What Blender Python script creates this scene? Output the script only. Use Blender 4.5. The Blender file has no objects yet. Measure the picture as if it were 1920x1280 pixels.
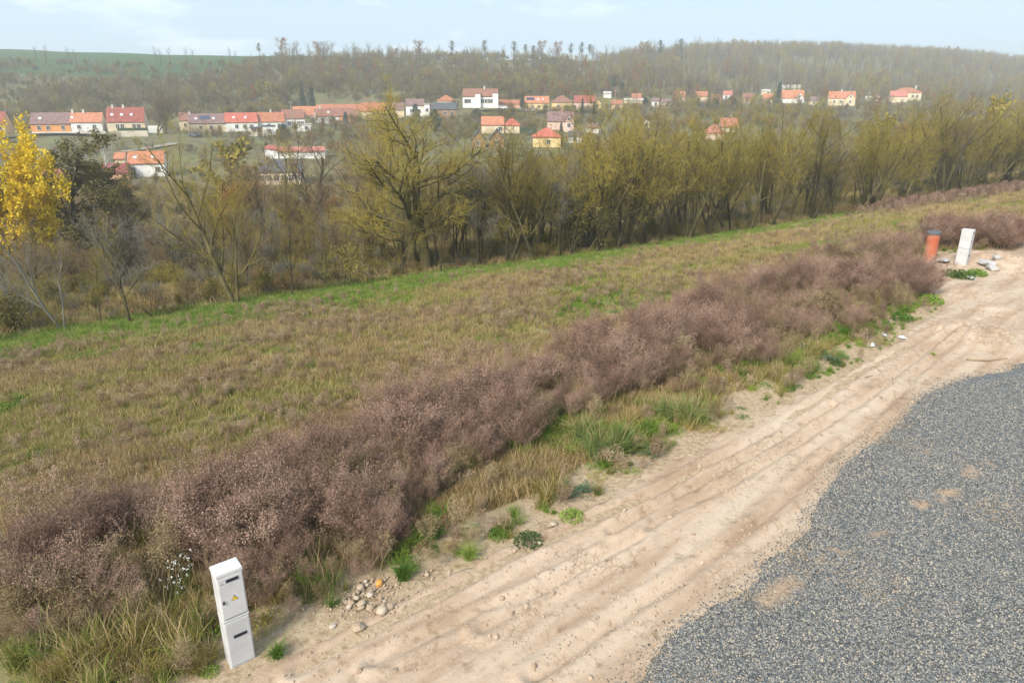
import bpy, math, random
import numpy as np
from mathutils import Vector, Matrix

# ------------------------------------------------------------------ camera, sky, sun, exposure
scene = bpy.context.scene
COL = scene.collection
CAM_Z = 8.0
PITCH = math.radians(19.3)
cam_d = bpy.data.cameras.new('camera'); cam = bpy.data.objects.new('camera', cam_d); COL.objects.link(cam)
cam.location = (0, 0, CAM_Z); cam.rotation_euler = (math.pi / 2 - PITCH, 0, 0)
cam_d.sensor_width = 36; cam_d.lens = 24; cam_d.clip_end = 6000; cam_d.clip_start = 0.1
scene.camera = cam

SUN_EL, SUN_AZ = math.radians(38), math.radians(212)      # azimuth: compass bearing (0 = +Y), behind the camera and to the left
world = bpy.data.worlds.new('World'); scene.world = world; world.use_nodes = True
nt = world.node_tree; nt.nodes.clear()
sky = nt.nodes.new('ShaderNodeTexSky'); sky.sky_type = 'NISHITA'; sky.sun_disc = False
sky.sun_elevation = SUN_EL; sky.sun_rotation = SUN_AZ; sky.air_density = 1.0; sky.dust_density = 2.6; sky.ozone_density = 1.6; sky.altitude = 200
tc = nt.nodes.new('ShaderNodeTexCoord')
mp = nt.nodes.new('ShaderNodeMapping'); mp.inputs['Scale'].default_value = (2.2, 2.2, 9.0); mp.inputs['Location'].default_value = (0.42, 0.1, 0.3)
nz = nt.nodes.new('ShaderNodeTexNoise'); nz.inputs['Scale'].default_value = 1.7; nz.inputs['Detail'].default_value = 6; nz.inputs['Roughness'].default_value = 0.62
rp = nt.nodes.new('ShaderNodeValToRGB'); rp.color_ramp.elements[0].position = 0.54; rp.color_ramp.elements[0].color = (0, 0, 0, 1)
rp.color_ramp.elements[1].position = 0.78; rp.color_ramp.elements[1].color = (1, 1, 1, 1)
mx = nt.nodes.new('ShaderNodeMix'); mx.data_type = 'RGBA'
veil = nt.nodes.new('ShaderNodeMix'); veil.data_type = 'RGBA'; veil.inputs[0].default_value = 0.72
veil.inputs[7].default_value = (4.3, 5.6, 6.8, 1)          # thin high veil that whitens the blue
bg = nt.nodes.new('ShaderNodeBackground'); bg.inputs['Strength'].default_value = 0.107
wo = nt.nodes.new('ShaderNodeOutputWorld')
L = nt.links.new
L(tc.outputs['Generated'], mp.inputs[0]); L(mp.outputs[0], nz.inputs['Vector']); L(nz.outputs['Fac'], rp.inputs[0])
L(sky.outputs[0], veil.inputs[6]); L(veil.outputs[2], mx.inputs[6]); mx.inputs[7].default_value = (7.0, 7.5, 7.9, 1)
L(rp.outputs[0], mx.inputs[0]); L(mx.outputs[2], bg.inputs[0]); L(bg.outputs[0], wo.inputs[0])

sl = bpy.data.lights.new('sun', 'SUN'); sl.energy = 3.6; sl.angle = math.radians(20); sl.color = (1.0, 0.92, 0.80)
so = bpy.data.objects.new('sun', sl); COL.objects.link(so)
sdir = Vector((math.sin(SUN_AZ) * math.cos(SUN_EL), math.cos(SUN_AZ) * math.cos(SUN_EL), math.sin(SUN_EL)))
so.rotation_euler = (-sdir).to_track_quat('-Z', 'Y').to_euler()
vs = scene.view_settings; vs.view_transform = 'Standard'; vs.look = 'None'; vs.exposure = 0.74; vs.gamma = 1.0; vs.use_curve_mapping = False
scene.cycles.max_bounces = 6; scene.cycles.diffuse_bounces = 3; scene.cycles.transparent_max_bounces = 8; scene.cycles.volume_bounces = 4; scene.cycles.max_bounces = 8

# ------------------------------------------------------------------ helpers
rng = np.random.default_rng(7)
F = 1280.0
def ray(px, py):
    xc = (np.asarray(px, float) - 960) / F; yc = (640 - np.asarray(py, float)) / F
    return xc, math.cos(PITCH) + math.sin(PITCH) * yc, -math.sin(PITCH) + math.cos(PITCH) * yc
def ut(px, py):
    x, y, z = ray(px, py); return x / y, -z / y            # x per depth, drop per depth
def hsh(ix, iy, seed):
    h = (ix.astype(np.int64) * 374761393 + iy.astype(np.int64) * 668265263 + seed * 144665) & 0x7fffffff
    h = ((h ^ (h >> 13)) * 1274126177) & 0x7fffffff
    return ((h ^ (h >> 16)) & 0xffff) / 65535.0
def vnoise(x, y, seed=0):
    ix = np.floor(x); iy = np.floor(y); fx = x - ix; fy = y - iy
    fx = fx * fx * (3 - 2 * fx); fy = fy * fy * (3 - 2 * fy)
    a = hsh(ix, iy, seed); b = hsh(ix + 1, iy, seed); c = hsh(ix, iy + 1, seed); d = hsh(ix + 1, iy + 1, seed)
    return (a * (1 - fx) + b * fx) * (1 - fy) + (c * (1 - fx) + d * fx) * fy
def fbm(x, y, sc, oc=4, seed=0):
    x = np.asarray(x, float) / sc; y = np.asarray(y, float) / sc; v = 0; a = 1; t = 0
    for i in range(oc):
        v = v + a * vnoise(x, y, seed + i * 17); t += a; a *= .5; x = x * 2.03 + 11.3; y = y * 2.03 - 7.7
    return v / t
def sstep(a, b, v):
    t = np.clip((v - a) / (b - a), 0, 1); return t * t * (3 - 2 * t)
RD = np.array([.766, .643]); RN = np.array([-.643, .766])
def sn(x, y): return RD[0] * x + RD[1] * y, RN[0] * x + RN[1] * y
def flat_at(px, py, z):
    u, t = ut(px, py); D = (CAM_Z - z) / t; return u * D, D

# field edge (foot of the tree line)
EDGE = [(0, 642), (118, 622), (250, 600), (440, 573), (620, 542), (800, 514), (1000, 490), (1150, 470), (1290, 450), (1450, 425), (1600, 400), (1700, 386), (1800, 367), (1919, 351)]
ex, ey = flat_at([p[0] for p in EDGE], [p[1] for p in EDGE], -2.4)
es, en = sn(ex, ey); o_ = np.argsort(es); ES, EN = es[o_], en[o_]
def n_edge(s): return np.interp(s, ES, EN)
FU = np.array([-.75, -.35, 0, .35, .55, .75])
FD = np.array([80, 110, 140, 170, 200, 250, 300, 350, 400, 450, 520, 600, 700, 800, 900, 1100, 1500.])
FZ = np.array([
 [-9, -9.2, -9.2, -9, -6.6, -1.5, 5, 14, 24, 33, 41, 48.4, 50, 50, 50, 50, 50],
 [-9, -9.2, -9.2, -8.6, -6, -1.3, 5, 12, 21, 30, 38, 43.5, 46, 46, 46, 46, 46],
 [-8, -8.5, -8.2, -7, -5, -1.0, 5.6, 10.5, 17, 25, 35.5, 40.5, 44, 46, 46, 46, 46],
 [-6, -8, -8, -7.5, -6, -2.2, 1, 5, 8.5, 12, 20, 33, 48, 60, 66, 68, 68],
 [-4, -6.5, -7, -7, -6, -3, 0, 3, 5, 7.5, 14, 25, 42, 54, 61, 65, 65],
 [-3, -5, -6, -6, -5.5, -4, -1, 1.5, 3.5, 6, 10, 18, 30, 41, 48, 50, 45]])
def far_z(x, y):
    D = np.clip(y, 80, 1499); u = np.clip(x / np.maximum(y, 1), -.7499, .7499)
    i = np.clip(np.searchsorted(FU, u) - 1, 0, len(FU) - 2); fu = (u - FU[i]) / (FU[i + 1] - FU[i]); fu = fu * fu * (3 - 2 * fu)
    j = np.clip(np.searchsorted(FD, D) - 1, 0, len(FD) - 2); fd = (D - FD[j]) / (FD[j + 1] - FD[j])
    z = (FZ[i, j] * (1 - fd) + FZ[i, j + 1] * fd) * (1 - fu) + (FZ[i + 1, j] * (1 - fd) + FZ[i + 1, j + 1] * fd) * fu
    return z
PADS = []          # (x, y, z, radius) level ground under buildings
def H(x, y, pads=True):
    x = np.asarray(x, float); y = np.asarray(y, float)
    s, n = sn(x, y)
    a = np.clip(.03 * (s - 2.1), -.5, 1.5)
    ne = n_edge(s)
    tt = np.clip((n - 11) / np.maximum(ne - 11, 5), 0, 1); tt = tt ** 1.15
    fld = a * (1 - tt) - 2.4 * tt + (fbm(x, y, 7, 3, 3) - .5) * .35 * sstep(11, 16, n)
    fz = far_z(x, y) + (fbm(x, y, 40, 3, 9) - .5) * 2.2 * sstep(190, 320, y)
    w = sstep(ne + .5, ne + 30, n) * sstep(20, 60, y)
    z = fld * (1 - w) + fz * w
    if pads and PADS:
        num = z * 1.0; den = np.ones_like(z)
        for (px, py, pz, r) in PADS:
            k = 60 * np.exp(-(((x - px) ** 2 + (y - py) ** 2) / (r * r)) ** 1.5)
            num = num + k * pz; den = den + k
        z = num / den
    return z
def at(px, py):
    """real ground point seen at a photo pixel"""
    u, t = ut(float(px), float(py)); D = 3.0
    Ds = np.concatenate([np.arange(3, 60, .25), np.arange(60, 200, 1.), np.arange(200, 1400, 3.)])
    g = CAM_Z - t * Ds - H(u * Ds, Ds)
    k = np.argmax(g < 0) if (g < 0).any() else len(Ds) - 1
    if k == 0: D = Ds[0]
    else:
        a, b = Ds[k - 1], Ds[k]
        for _ in range(18):
            m = (a + b) / 2
            if CAM_Z - t * m - H(u * m, m) < 0: b = m
            else: a = m
        D = (a + b) / 2
    return Vector((u * D, D, float(H(u * D, D))))
def poly_at(pts): return np.array([[*at(*p)] for p in pts])
def inpoly(x, y, P):
    r = np.zeros(len(x), bool); j = len(P) - 1
    for i in range(len(P)):
        xi, yi, xj, yj = P[i][0], P[i][1], P[j][0], P[j][1]
        c = ((yi > y) != (yj > y)) & (x < (xj - xi) * (y - yi) / (yj - yi + 1e-12) + xi)
        r ^= c; j = i
    return r
def poly_dist(x, y, P):
    d = np.full(len(x), 1e9)
    for i in range(len(P) - 1):
        ax, ay, bx, by = P[i][0], P[i][1], P[i + 1][0], P[i + 1][1]
        vx, vy = bx - ax, by - ay; t = np.clip(((x - ax) * vx + (y - ay) * vy) / (vx * vx + vy * vy + 1e-9), 0, 1)
        d = np.minimum(d, np.hypot(x - ax - t * vx, y - ay - t * vy))
    return d

def tag(o, label=None, cat=None, group=None, kind=None):
    if label: o['label'] = label
    if cat: o['category'] = cat
    if group: o['group'] = group
    if kind: o['kind'] = kind
    return o
def empty(name, loc=(0, 0, 0), rz=0.):
    o = bpy.data.objects.new(name, None); COL.objects.link(o); o.location = loc; o.rotation_euler = (0, 0, rz); o.empty_display_size = .3; return o
def mesh_np(name, V, faces, mats=(), midx=None, smooth=False):
    """faces: list of (n,k) int arrays"""
    me = bpy.data.meshes.new(name); V = np.asarray(V, np.float32)
    me.vertices.add(len(V)); me.vertices.foreach_set('co', V.ravel())
    faces = [np.asarray(f, np.int32) for f in faces if len(f)]
    loops = np.concatenate([f.ravel() for f in faces]); cnt = np.concatenate([np.full(len(f), f.shape[1], np.int32) for f in faces])
    st = np.concatenate([[0], np.cumsum(cnt)[:-1]]).astype(np.int32)
    me.loops.add(len(loops)); me.loops.foreach_set('vertex_index', loops)
    me.polygons.add(len(cnt)); me.polygons.foreach_set('loop_start', st); me.polygons.foreach_set('loop_total', cnt)
    for m in mats: me.materials.append(m)
    if midx is not None: me.polygons.foreach_set('material_index', np.asarray(midx, np.int32))
    me.update(calc_edges=True)
    if smooth: me.polygons.foreach_set('use_smooth', np.ones(len(cnt), bool))
    return me
def obj(name, me, parent=None, loc=(0, 0, 0), link=True):
    o = bpy.data.objects.new(name, me)
    if link: COL.objects.link(o)
    if parent: o.parent = parent
    o.location = loc; return o
def copy_tree(o, parent=None):
    c = o.copy(); COL.objects.link(c)
    if parent: c.parent = parent
    for ch in o.children: copy_tree(ch, c)
    return c
class MB:
    """collects boxes, prisms and tubes into one mesh"""
    def __init__(s): s.v = []; s.f = []
    def add(s, vs, fs):
        b = len(s.v); s.v += [tuple(v) for v in vs]; s.f += [tuple(i + b for i in f) for f in fs]; return s
    def box(s, c, d, rz=0, bev=0):
        hx, hy, hz = d[0] / 2, d[1] / 2, d[2] / 2; cr, sr = math.cos(rz), math.sin(rz)
        if bev <= 0:
            vs = [(x, y, z) for z in (-hz, hz) for (x, y) in ((-hx, -hy), (hx, -hy), (hx, hy), (-hx, hy))]
            fs = [(0, 3, 2, 1), (4, 5, 6, 7), (0, 1, 5, 4), (1, 2, 6, 5), (2, 3, 7, 6), (3, 0, 4, 7)]
        else:
            vs = []; b = bev
            for z, k in ((-hz, b), (-hz + b, 0), (hz - b, 0), (hz, b)):
                X, Y = hx - k, hy - k
                vs += [(-X + b, -Y, z), (X - b, -Y, z), (X, -Y + b, z), (X, Y - b, z), (X - b, Y, z), (-X + b, Y, z), (-X, Y - b, z), (-X, -Y + b, z)]
            fs = [tuple(range(7, -1, -1)), tuple(range(24, 32))]
            for r in range(3):
                for i in range(8): fs.append((r * 8 + i, r * 8 + (i + 1) % 8, r * 8 + 8 + (i + 1) % 8, r * 8 + 8 + i))
        return s.add([(c[0] + x * cr - y * sr, c[1] + x * sr + y * cr, c[2] + z) for x, y, z in vs], fs)
    def tube(s, pts, rad, n=8, caps=True):
        pts = [Vector(p) for p in pts]; m = len(pts)
        if not hasattr(rad, '__len__'): rad = [rad] * m
        vs = []
        for i, p in enumerate(pts):
            t = (pts[min(i + 1, m - 1)] - pts[max(i - 1, 0)]).normalized()
            a = t.cross(Vector((0, 0, 1)) if abs(t.z) < .9 else Vector((1, 0, 0))).normalized(); b = t.cross(a)
            vs += [p + rad[i] * (math.cos(2 * math.pi * k / n) * a + math.sin(2 * math.pi * k / n) * b) for k in range(n)]
        fs = [(i * n + k, i * n + (k + 1) % n, i * n + n + (k + 1) % n, i * n + n + k) for i in range(m - 1) for k in range(n)]
        if caps: fs += [tuple(range(n - 1, -1, -1)), tuple(range((m - 1) * n, m * n))]
        return s.add(vs, fs)
    def mesh(s, name, mat, smooth=False):
        me = bpy.data.meshes.new(name); me.from_pydata(s.v, [], s.f); me.materials.append(mat); me.update()
        if smooth:
            for p in me.polygons: p.use_smooth = True
        return me
    def build(s, name, mat, parent=None, loc=(0, 0, 0), smooth=False): return obj(name, s.mesh(name, mat, smooth), parent, loc)

# ------------------------------------------------------------------ materials
MATS = {}
def mat(name, cols, rough=.9, nscale=3., per_obj=.6, detail=4, bump=0., bscale=60., transl=0., metal=0., spec=.3, coord='Object'):
    """cols: 2-4 base colours mixed by a blend of per-instance random and noise"""
    if name in MATS: return MATS[name]
    m = bpy.data.materials.new(name); m.use_nodes = True; t = m.node_tree; N = t.nodes; l = t.links.new
    bs = N['Principled BSDF']; bs.inputs['Roughness'].default_value = rough; bs.inputs['Metallic'].default_value = metal
    bs.inputs['Specular IOR Level'].default_value = spec
    tcn = N.new('ShaderNodeTexCoord'); no = N.new('ShaderNodeTexNoise'); no.inputs['Scale'].default_value = nscale; no.inputs['Detail'].default_value = detail
    l(tcn.outputs[coord], no.inputs['Vector'])
    oi = N.new('ShaderNodeObjectInfo')
    mr = N.new('ShaderNodeMapRange'); mr.inputs[1].default_value = .3; mr.inputs[2].default_value = .7; l(no.outputs['Fac'], mr.inputs[0])
    mi = N.new('ShaderNodeMix'); mi.inputs[0].default_value = per_obj; l(mr.outputs[0], mi.inputs[2]); l(oi.outputs['Random'], mi.inputs[3])
    cr = N.new('ShaderNodeValToRGB'); l(mi.outputs[0], cr.inputs[0]); e = cr.color_ramp.elements
    lo, hi = (.15, .85)
    e[0].position = lo; e[0].color = (*cols[0], 1); e[1].position = hi; e[1].color = (*cols[-1], 1)
    for k, c in enumerate(cols[1:-1]): q = e.new(lo + (hi - lo) * (k + 1) / (len(cols) - 1)); q.color = (*c, 1)
    l(cr.outputs[0], bs.inputs['Base Color'])
    if bump:
        n2 = N.new('ShaderNodeTexNoise'); n2.inputs['Scale'].default_value = bscale; n2.inputs['Detail'].default_value = 5; l(tcn.outputs[coord], n2.inputs['Vector'])
        b = N.new('ShaderNodeBump'); b.inputs['Strength'].default_value = bump; b.inputs['Distance'].default_value = .02; l(n2.outputs['Fac'], b.inputs['Height']); l(b.outputs[0], bs.inputs['Normal'])
    if transl:
        tr = N.new('ShaderNodeBsdfTranslucent'); l(cr.outputs[0], tr.inputs[0]); ms = N.new('ShaderNodeMixShader'); ms.inputs[0].default_value = transl
        l(bs.outputs[0], ms.inputs[1]); l(tr.outputs[0], ms.inputs[2]); l(ms.outputs[0], N['Material Output'].inputs[0])
    MATS[name] = m; return m

def ground_mat():
    m = bpy.data.materials.new('ground_soil'); m.use_nodes = True; t = m.node_tree; N = t.nodes; l = t.links.new; bs = N['Principled BSDF']
    bs.inputs['Roughness'].default_value = .95; bs.inputs['Specular IOR Level'].default_value = .15
    tcn = N.new('ShaderNodeTexCoord')
    def noise(sc, de=6, ro=.6, st=None):
        n = N.new('ShaderNodeTexNoise'); n.inputs['Scale'].default_value = sc; n.inputs['Detail'].default_value = de; n.inputs['Roughness'].default_value = ro; l(tcn.outputs['Object'], n.inputs['Vector']); return n.outputs['Fac']
    def ramp(f, els):
        r = N.new('ShaderNodeValToRGB'); l(f, r.inputs[0]); e = r.color_ramp.elements
        e[0].position = els[0][0]; e[0].color = (*els[0][1], 1); e[1].position = els[-1][0]; e[1].color = (*els[-1][1], 1)
        for p, c in els[1:-1]: q = e.new(p); q.color = (*c, 1)
        return r.outputs[0]
    def mixc(f, a, b):
        x = N.new('ShaderNodeMix'); x.data_type = 'RGBA'; l(f, x.inputs[0]); l(a, x.inputs[6]); l(b, x.inputs[7]); return x.outputs[2]
    def attr(n):
        a = N.new('ShaderNodeAttribute'); a.attribute_name = n; return a.outputs['Fac']
    def soft(a, nf, k=.5, w=.16):
        ad = N.new('ShaderNodeMath'); ad.operation = 'MULTIPLY_ADD'; l(nf, ad.inputs[0]); ad.inputs[1].default_value = k; l(a, ad.inputs[2])
        r = N.new('ShaderNodeMapRange'); l(ad.outputs[0], r.inputs[0]); r.inputs[1].default_value = .5 + k / 2 - w; r.inputs[2].default_value = .5 + k / 2 + w; return r.outputs[0]
    n_f, n_m, n_l = noise(9, 8), noise(1.1, 6), noise(.22, 5)
    field = ramp(n_m, [(.3, (.14, .12, .05)), (.42, (.18, .18, .055)), (.52, (.24, .20, .10)), (.62, (.17, .185, .055)), (.72, (.26, .21, .12))])
    green = ramp(n_m, [(.3, (.06, .1, .02)), (.55, (.09, .16, .03)), (.75, (.15, .17, .055))])
    wood = ramp(n_m, [(.3, (.10, .08, .045)), (.45, (.17, .14, .07)), (.56, (.17, .095, .05)), (.7, (.19, .18, .08))])
    soil = ramp(n_f, [(.3, (.24, .17, .1)), (.5, (.38, .29, .19)), (.72, (.48, .38, .26))])
    crop = ramp(n_l, [(.3, (.035, .075, .025)), (.7, (.05, .1, .035))])
    hill = ramp(n_l, [(.3, (.10, .085, .05)), (.5, (.14, .125, .065)), (.62, (.14, .16, .06)), (.75, (.15, .125, .08))])
    c = mixc(soft(attr('wood'), n_m), field, wood)
    c = mixc(soft(attr('strip'), n_m), c, green)
    c = mixc(attr('hill'), c, hill)
    c = mixc(attr('crop'), c, crop)
    c = mixc(soft(attr('bare'), n_m, .9, .1), c, soil)
    l(c, bs.inputs['Base Color'])
    b = N.new('ShaderNodeBump'); b.inputs['Strength'].default_value = .7; b.inputs['Distance'].default_value = .05; l(noise(14, 8, .7), b.inputs['Height']); l(b.outputs[0], bs.inputs['Normal'])
    return m
def dirt_mat():
    m = bpy.data.materials.new('dry_clay'); m.use_nodes = True; t = m.node_tree; N = t.nodes; l = t.links.new; bs = N['Principled BSDF']
    bs.inputs['Roughness'].default_value = .95; bs.inputs['Specular IOR Level'].default_value = .12
    tcn = N.new('ShaderNodeTexCoord')
    mpn = N.new('ShaderNodeMapping'); mpn.inputs['Rotation'].default_value = (0, 0, -math.radians(40)); l(tcn.outputs['Object'], mpn.inputs[0])
    st = N.new('ShaderNodeMapping'); st.inputs['Scale'].default_value = (.25, 1.6, 1); l(mpn.outputs[0], st.inputs[0])     # streaks along the track
    def noise(sc, de, src, ro=.6):
        n = N.new('ShaderNodeTexNoise'); n.inputs['Scale'].default_value = sc; n.inputs['Detail'].default_value = de; n.inputs['Roughness'].default_value = ro; l(src, n.inputs['Vector']); return n.outputs['Fac']
    def ramp(f, els):
        r = N.new('ShaderNodeValToRGB'); l(f, r.inputs[0]); e = r.color_ramp.elements
        e[0].position = els[0][0]; e[0].color = (*els[0][1], 1); e[1].position = els[-1][0]; e[1].color = (*els[-1][1], 1)
        for p, c in els[1:-1]: q = e.new(p); q.color = (*c, 1)
        return r.outputs[0]
    def mul(a, b, f=1.):
        x = N.new('ShaderNodeMix'); x.data_type = 'RGBA'; x.blend_type = 'MULTIPLY'; x.inputs[0].default_value = f; l(a, x.inputs[6]); l(b, x.inputs[7]); return x.outputs[2]
    base = ramp(noise(1.3, 8, st.outputs[0]), [(.28, (.33, .23, .155)), (.42, (.44, .325, .232)), (.55, (.52, .405, .305)), (.72, (.56, .46, .36))])
    spots = ramp(noise(3.2, 9, tcn.outputs['Object'], .72), [(.32, (.55, .52, .46)), (.46, (.9, .89, .87)), (1, (1, 1, 1))])
    specks = ramp(noise(28, 3, tcn.outputs['Object'], .8), [(.3, (.6, .57, .52)), (.38, (1, 1, 1)), (1, (1, 1, 1))])
    c = mul(mul(base, spots), specks, .8)
    vo = N.new('ShaderNodeTexVoronoi'); vo.feature = 'DISTANCE_TO_EDGE'; vo.inputs['Scale'].default_value = 9
    wv = N.new('ShaderNodeMix'); wv.data_type = 'VECTOR'; wv.inputs[0].default_value = .16
    nc = N.new('ShaderNodeTexNoise'); nc.inputs['Scale'].default_value = 3; nc.inputs['Detail'].default_value = 5; l(tcn.outputs['Object'], nc.inputs['Vector'])
    l(tcn.outputs['Object'], wv.inputs[4]); l(nc.outputs['Color'], wv.inputs[5]); l(wv.outputs[1], vo.inputs['Vector'])
    mk = N.new('ShaderNodeMapRange'); l(vo.outputs[0], mk.inputs[0]); mk.inputs[1].default_value = 0; mk.inputs[2].default_value = .035; mk.inputs[3].default_value = 1; mk.inputs[4].default_value = 0
    reg = N.new('ShaderNodeMapRange'); l(noise(.55, 3, tcn.outputs['Object']), reg.inputs[0]); reg.inputs[1].default_value = .52; reg.inputs[2].default_value = .66
    mm = N.new('ShaderNodeMath'); mm.operation = 'MULTIPLY'; l(mk.outputs[0], mm.inputs[0]); l(reg.outputs[0], mm.inputs[1])
    ck = N.new('ShaderNodeMix'); ck.data_type = 'RGBA'; l(mm.outputs[0], ck.inputs[0]); l(c, ck.inputs[6]); ck.inputs[7].default_value = (.40, .295, .195, 1)
    l(ck.outputs[2], bs.inputs['Base Color'])
    b = N.new('ShaderNodeBump'); b.inputs['Strength'].default_value = .8; b.inputs['Distance'].default_value = .03
    hsum = N.new('ShaderNodeMath'); hsum.operation = 'MULTIPLY_ADD'; l(mm.outputs[0], hsum.inputs[0]); hsum.inputs[1].default_value = -.6; l(noise(11, 10, tcn.outputs['Object'], .72), hsum.inputs[2])
    l(hsum.outputs[0], b.inputs['Height']); l(b.outputs[0], bs.inputs['Normal'])
    return m
def gravel_mat():
    m = bpy.data.materials.new('crushed_stone'); m.use_nodes = True; t = m.node_tree; N = t.nodes; l = t.links.new; bs = N['Principled BSDF']
    bs.inputs['Roughness'].default_value = .85; bs.inputs['Specular IOR Level'].default_value = .25
    tcn = N.new('ShaderNodeTexCoord'); vo = N.new('ShaderNodeTexVoronoi'); vo.inputs['Scale'].default_value = 38; l(tcn.outputs['Object'], vo.inputs['Vector'])
    sp = N.new('ShaderNodeSeparateColor'); l(vo.outputs['Color'], sp.inputs[0])
    r = N.new('ShaderNodeValToRGB'); l(sp.outputs[0], r.inputs[0]); e = r.color_ramp.elements
    e[0].position = 0; e[0].color = (.06, .066, .07, 1); e[1].position = 1; e[1].color = (.36, .32, .26, 1)
    for p, c in ((.35, (.10, .106, .108)), (.65, (.165, .17, .168)), (.88, (.26, .255, .24))): q = e.new(p); q.color = (*c, 1)
    no = N.new('ShaderNodeTexNoise'); no.inputs['Scale'].default_value = .8; no.inputs['Detail'].default_value = 6; l(tcn.outputs['Object'], no.inputs['Vector'])
    at_ = N.new('ShaderNodeAttribute'); at_.attribute_name = 'sand'
    ad = N.new('ShaderNodeMath'); ad.operation = 'MULTIPLY_ADD'; l(no.outputs['Fac'], ad.inputs[0]); ad.inputs[1].default_value = .9; l(at_.outputs['Fac'], ad.inputs[2])
    mr = N.new('ShaderNodeMapRange'); l(ad.outputs[0], mr.inputs[0]); mr.inputs[1].default_value = .85; mr.inputs[2].default_value = 1.15
    x = N.new('ShaderNodeMix'); x.data_type = 'RGBA'; l(mr.outputs[0], x.inputs[0]); l(r.outputs[0], x.inputs[6]); x.inputs[7].default_value = (.4, .28, .18, 1)
    l(x.outputs[2], bs.inputs['Base Color'])
    b = N.new('ShaderNodeBump'); b.inputs['Strength'].default_value = 1; b.inputs['Distance'].default_value = .02; b.invert = True; l(vo.outputs['Distance'], b.inputs['Height']); l(b.outputs[0], bs.inputs['Normal'])
    return m

# ------------------------------------------------------------------ scene outlines, traced once and turned into ground positions
TRACK_L = [(330, 1330), (450, 1262), (560, 1200), (640, 1165), (760, 1110), (860, 1062), (960, 1015), (1090, 958), (1180, 900), (1270, 858), (1350, 812), (1440, 765), (1510, 735), (1580, 705), (1630, 672), (1690, 625), (1745, 592), (1765, 566), (1730, 540), (1700, 512), (1690, 495), (1760, 480), (1850, 470), (1919, 462)]
GRAVEL = [(1120, 1340), (1200, 1278), (1262, 1190), (1330, 1148), (1402, 1108), (1425, 1062), (1512, 1008), (1532, 950), (1572, 882), (1642, 828), (1690, 790), (1732, 742), (1800, 716), (1850, 706), (1895, 697), (1905, 686), (1919, 692)]
BAND_LO = [(0, 1240), (240, 1200), (440, 1160), (560, 1165), (640, 1110), (720, 1075), (770, 985), (860, 905), (960, 862), (1060, 800), (1200, 742), (1330, 700), (1440, 690), (1540, 640), (1600, 628), (1680, 585), (1735, 548)]
BAND_HI = [(1720, 475), (1640, 488), (1480, 520), (1300, 580), (1100, 660), (900, 745), (700, 822), (500, 910), (300, 970), (120, 1020), (0, 1085)]
HOUSES = []
exec_later = []
# ------------------------------------------------------------------ the village: every house a thing of its own
C_WALL = dict(white=(.72, .71, .68), cream=(.62, .52, .36), yellow=(.68, .5, .24), orange=(.68, .3, .1), pink=(.6, .44, .36), grey=(.3, .3, .3), salmon=(.6, .36, .22), timber=(.28, .17, .1))
C_ROOF = dict(orange=(.44, .175, .095), red=(.41, .115, .075), brown=(.24, .115, .08), mauve=(.2, .125, .115), rust=(.36, .14, .075), darkred=(.27, .08, .06), slate=(.085, .09, .1), maroon=(.26, .06, .06), pale=(.45, .42, .38), pinkred=(.42, .16, .12))
def wallm(k): c = C_WALL[k]; return mat('render_' + k, [tuple(v * .88 for v in c), c, tuple(min(v * 1.06, .8) for v in c)], per_obj=.0, nscale=.5, rough=.9)
def roofm(k):
    c = C_ROOF[k]; return mat('roof_' + k, [tuple(v * .72 for v in c), c, tuple(min(v * 1.3, .8) for v in c)], per_obj=.0, nscale=1.4, detail=8, rough=.85, bump=.6, bscale=4)
M_GLASS = mat('window_glass', [(.02, .025, .03), (.05, .06, .07)], rough=.15, spec=.6, per_obj=1.)
M_FRAME = mat('window_frame', [(.6, .58, .54), (.7, .68, .64)], rough=.6)
M_DARKWOOD = mat('dark_wood', [(.07, .04, .025), (.12, .07, .04)], rough=.8)
M_SOLAR = mat('solar_cells', [(.02, .035, .08), (.04, .06, .12)], rough=.25, spec=.7)
M_METAL = mat('pale_metal', [(.5, .52, .54), (.6, .62, .64)], rough=.4)
M_BRICKCH = mat('chimney_brick', [(.3, .15, .1), (.45, .3, .22)], rough=.9, nscale=6)
M_WHITECH = mat('chimney_render', [(.55, .52, .47), (.65, .62, .58)], rough=.9)

# x0,x1 facade edges; yr,ye,yb ridge, eaves and foot as traced; D distance; k roof type; d depth
def hs(label, x0, x1, yr, ye, yb, D, k='side', d=8.5, wall='white', roof='orange', win=(), sky=(), chim=(), solar=(), yaw=0., name='house', cat='house', extra=(), group=None):
    HOUSES.append(dict(label=label, x0=x0, x1=x1, yr=yr, ye=ye, yb=yb, D=D, k=k, d=d, wall=wall, roof=roof, win=win, sky=sky, chim=chim, solar=solar, yaw=yaw, name=name, cat=cat, extra=extra, group=group))
hs('yellow house with dark red roof cut by the left edge of the photo', -30, 12, 210, 232, 251, 250, wall='yellow', roof='darkred', win=(2,))
hs('long ochre row house with weathered brown roof left of the small white row house', 60, 134, 212, 232, 248, 250, wall='orange', roof='mauve', win=(75, 92, 120), sky=(85,))
hs('small white row house with bright orange tiled roof at the left street end', 135, 194, 212, 229, 248, 250, wall='white', roof='orange', win=(150, 179), sky=(145,), chim=(135, 165))
hs('tall cream house with large dark red roof, three skylights and a dark hedge', 203, 274, 202, 228, 246, 250, d=10, wall='cream', roof='darkred', win=(222, 231, 253, 262), sky=(220, 238, 256), chim=(221, 241))
hs('low cream house half hidden behind the bare street tree with a patchy brown roof', 338, 358, 212, 226, 244, 258, wall='cream', roof='brown', win=(349,))
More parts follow.
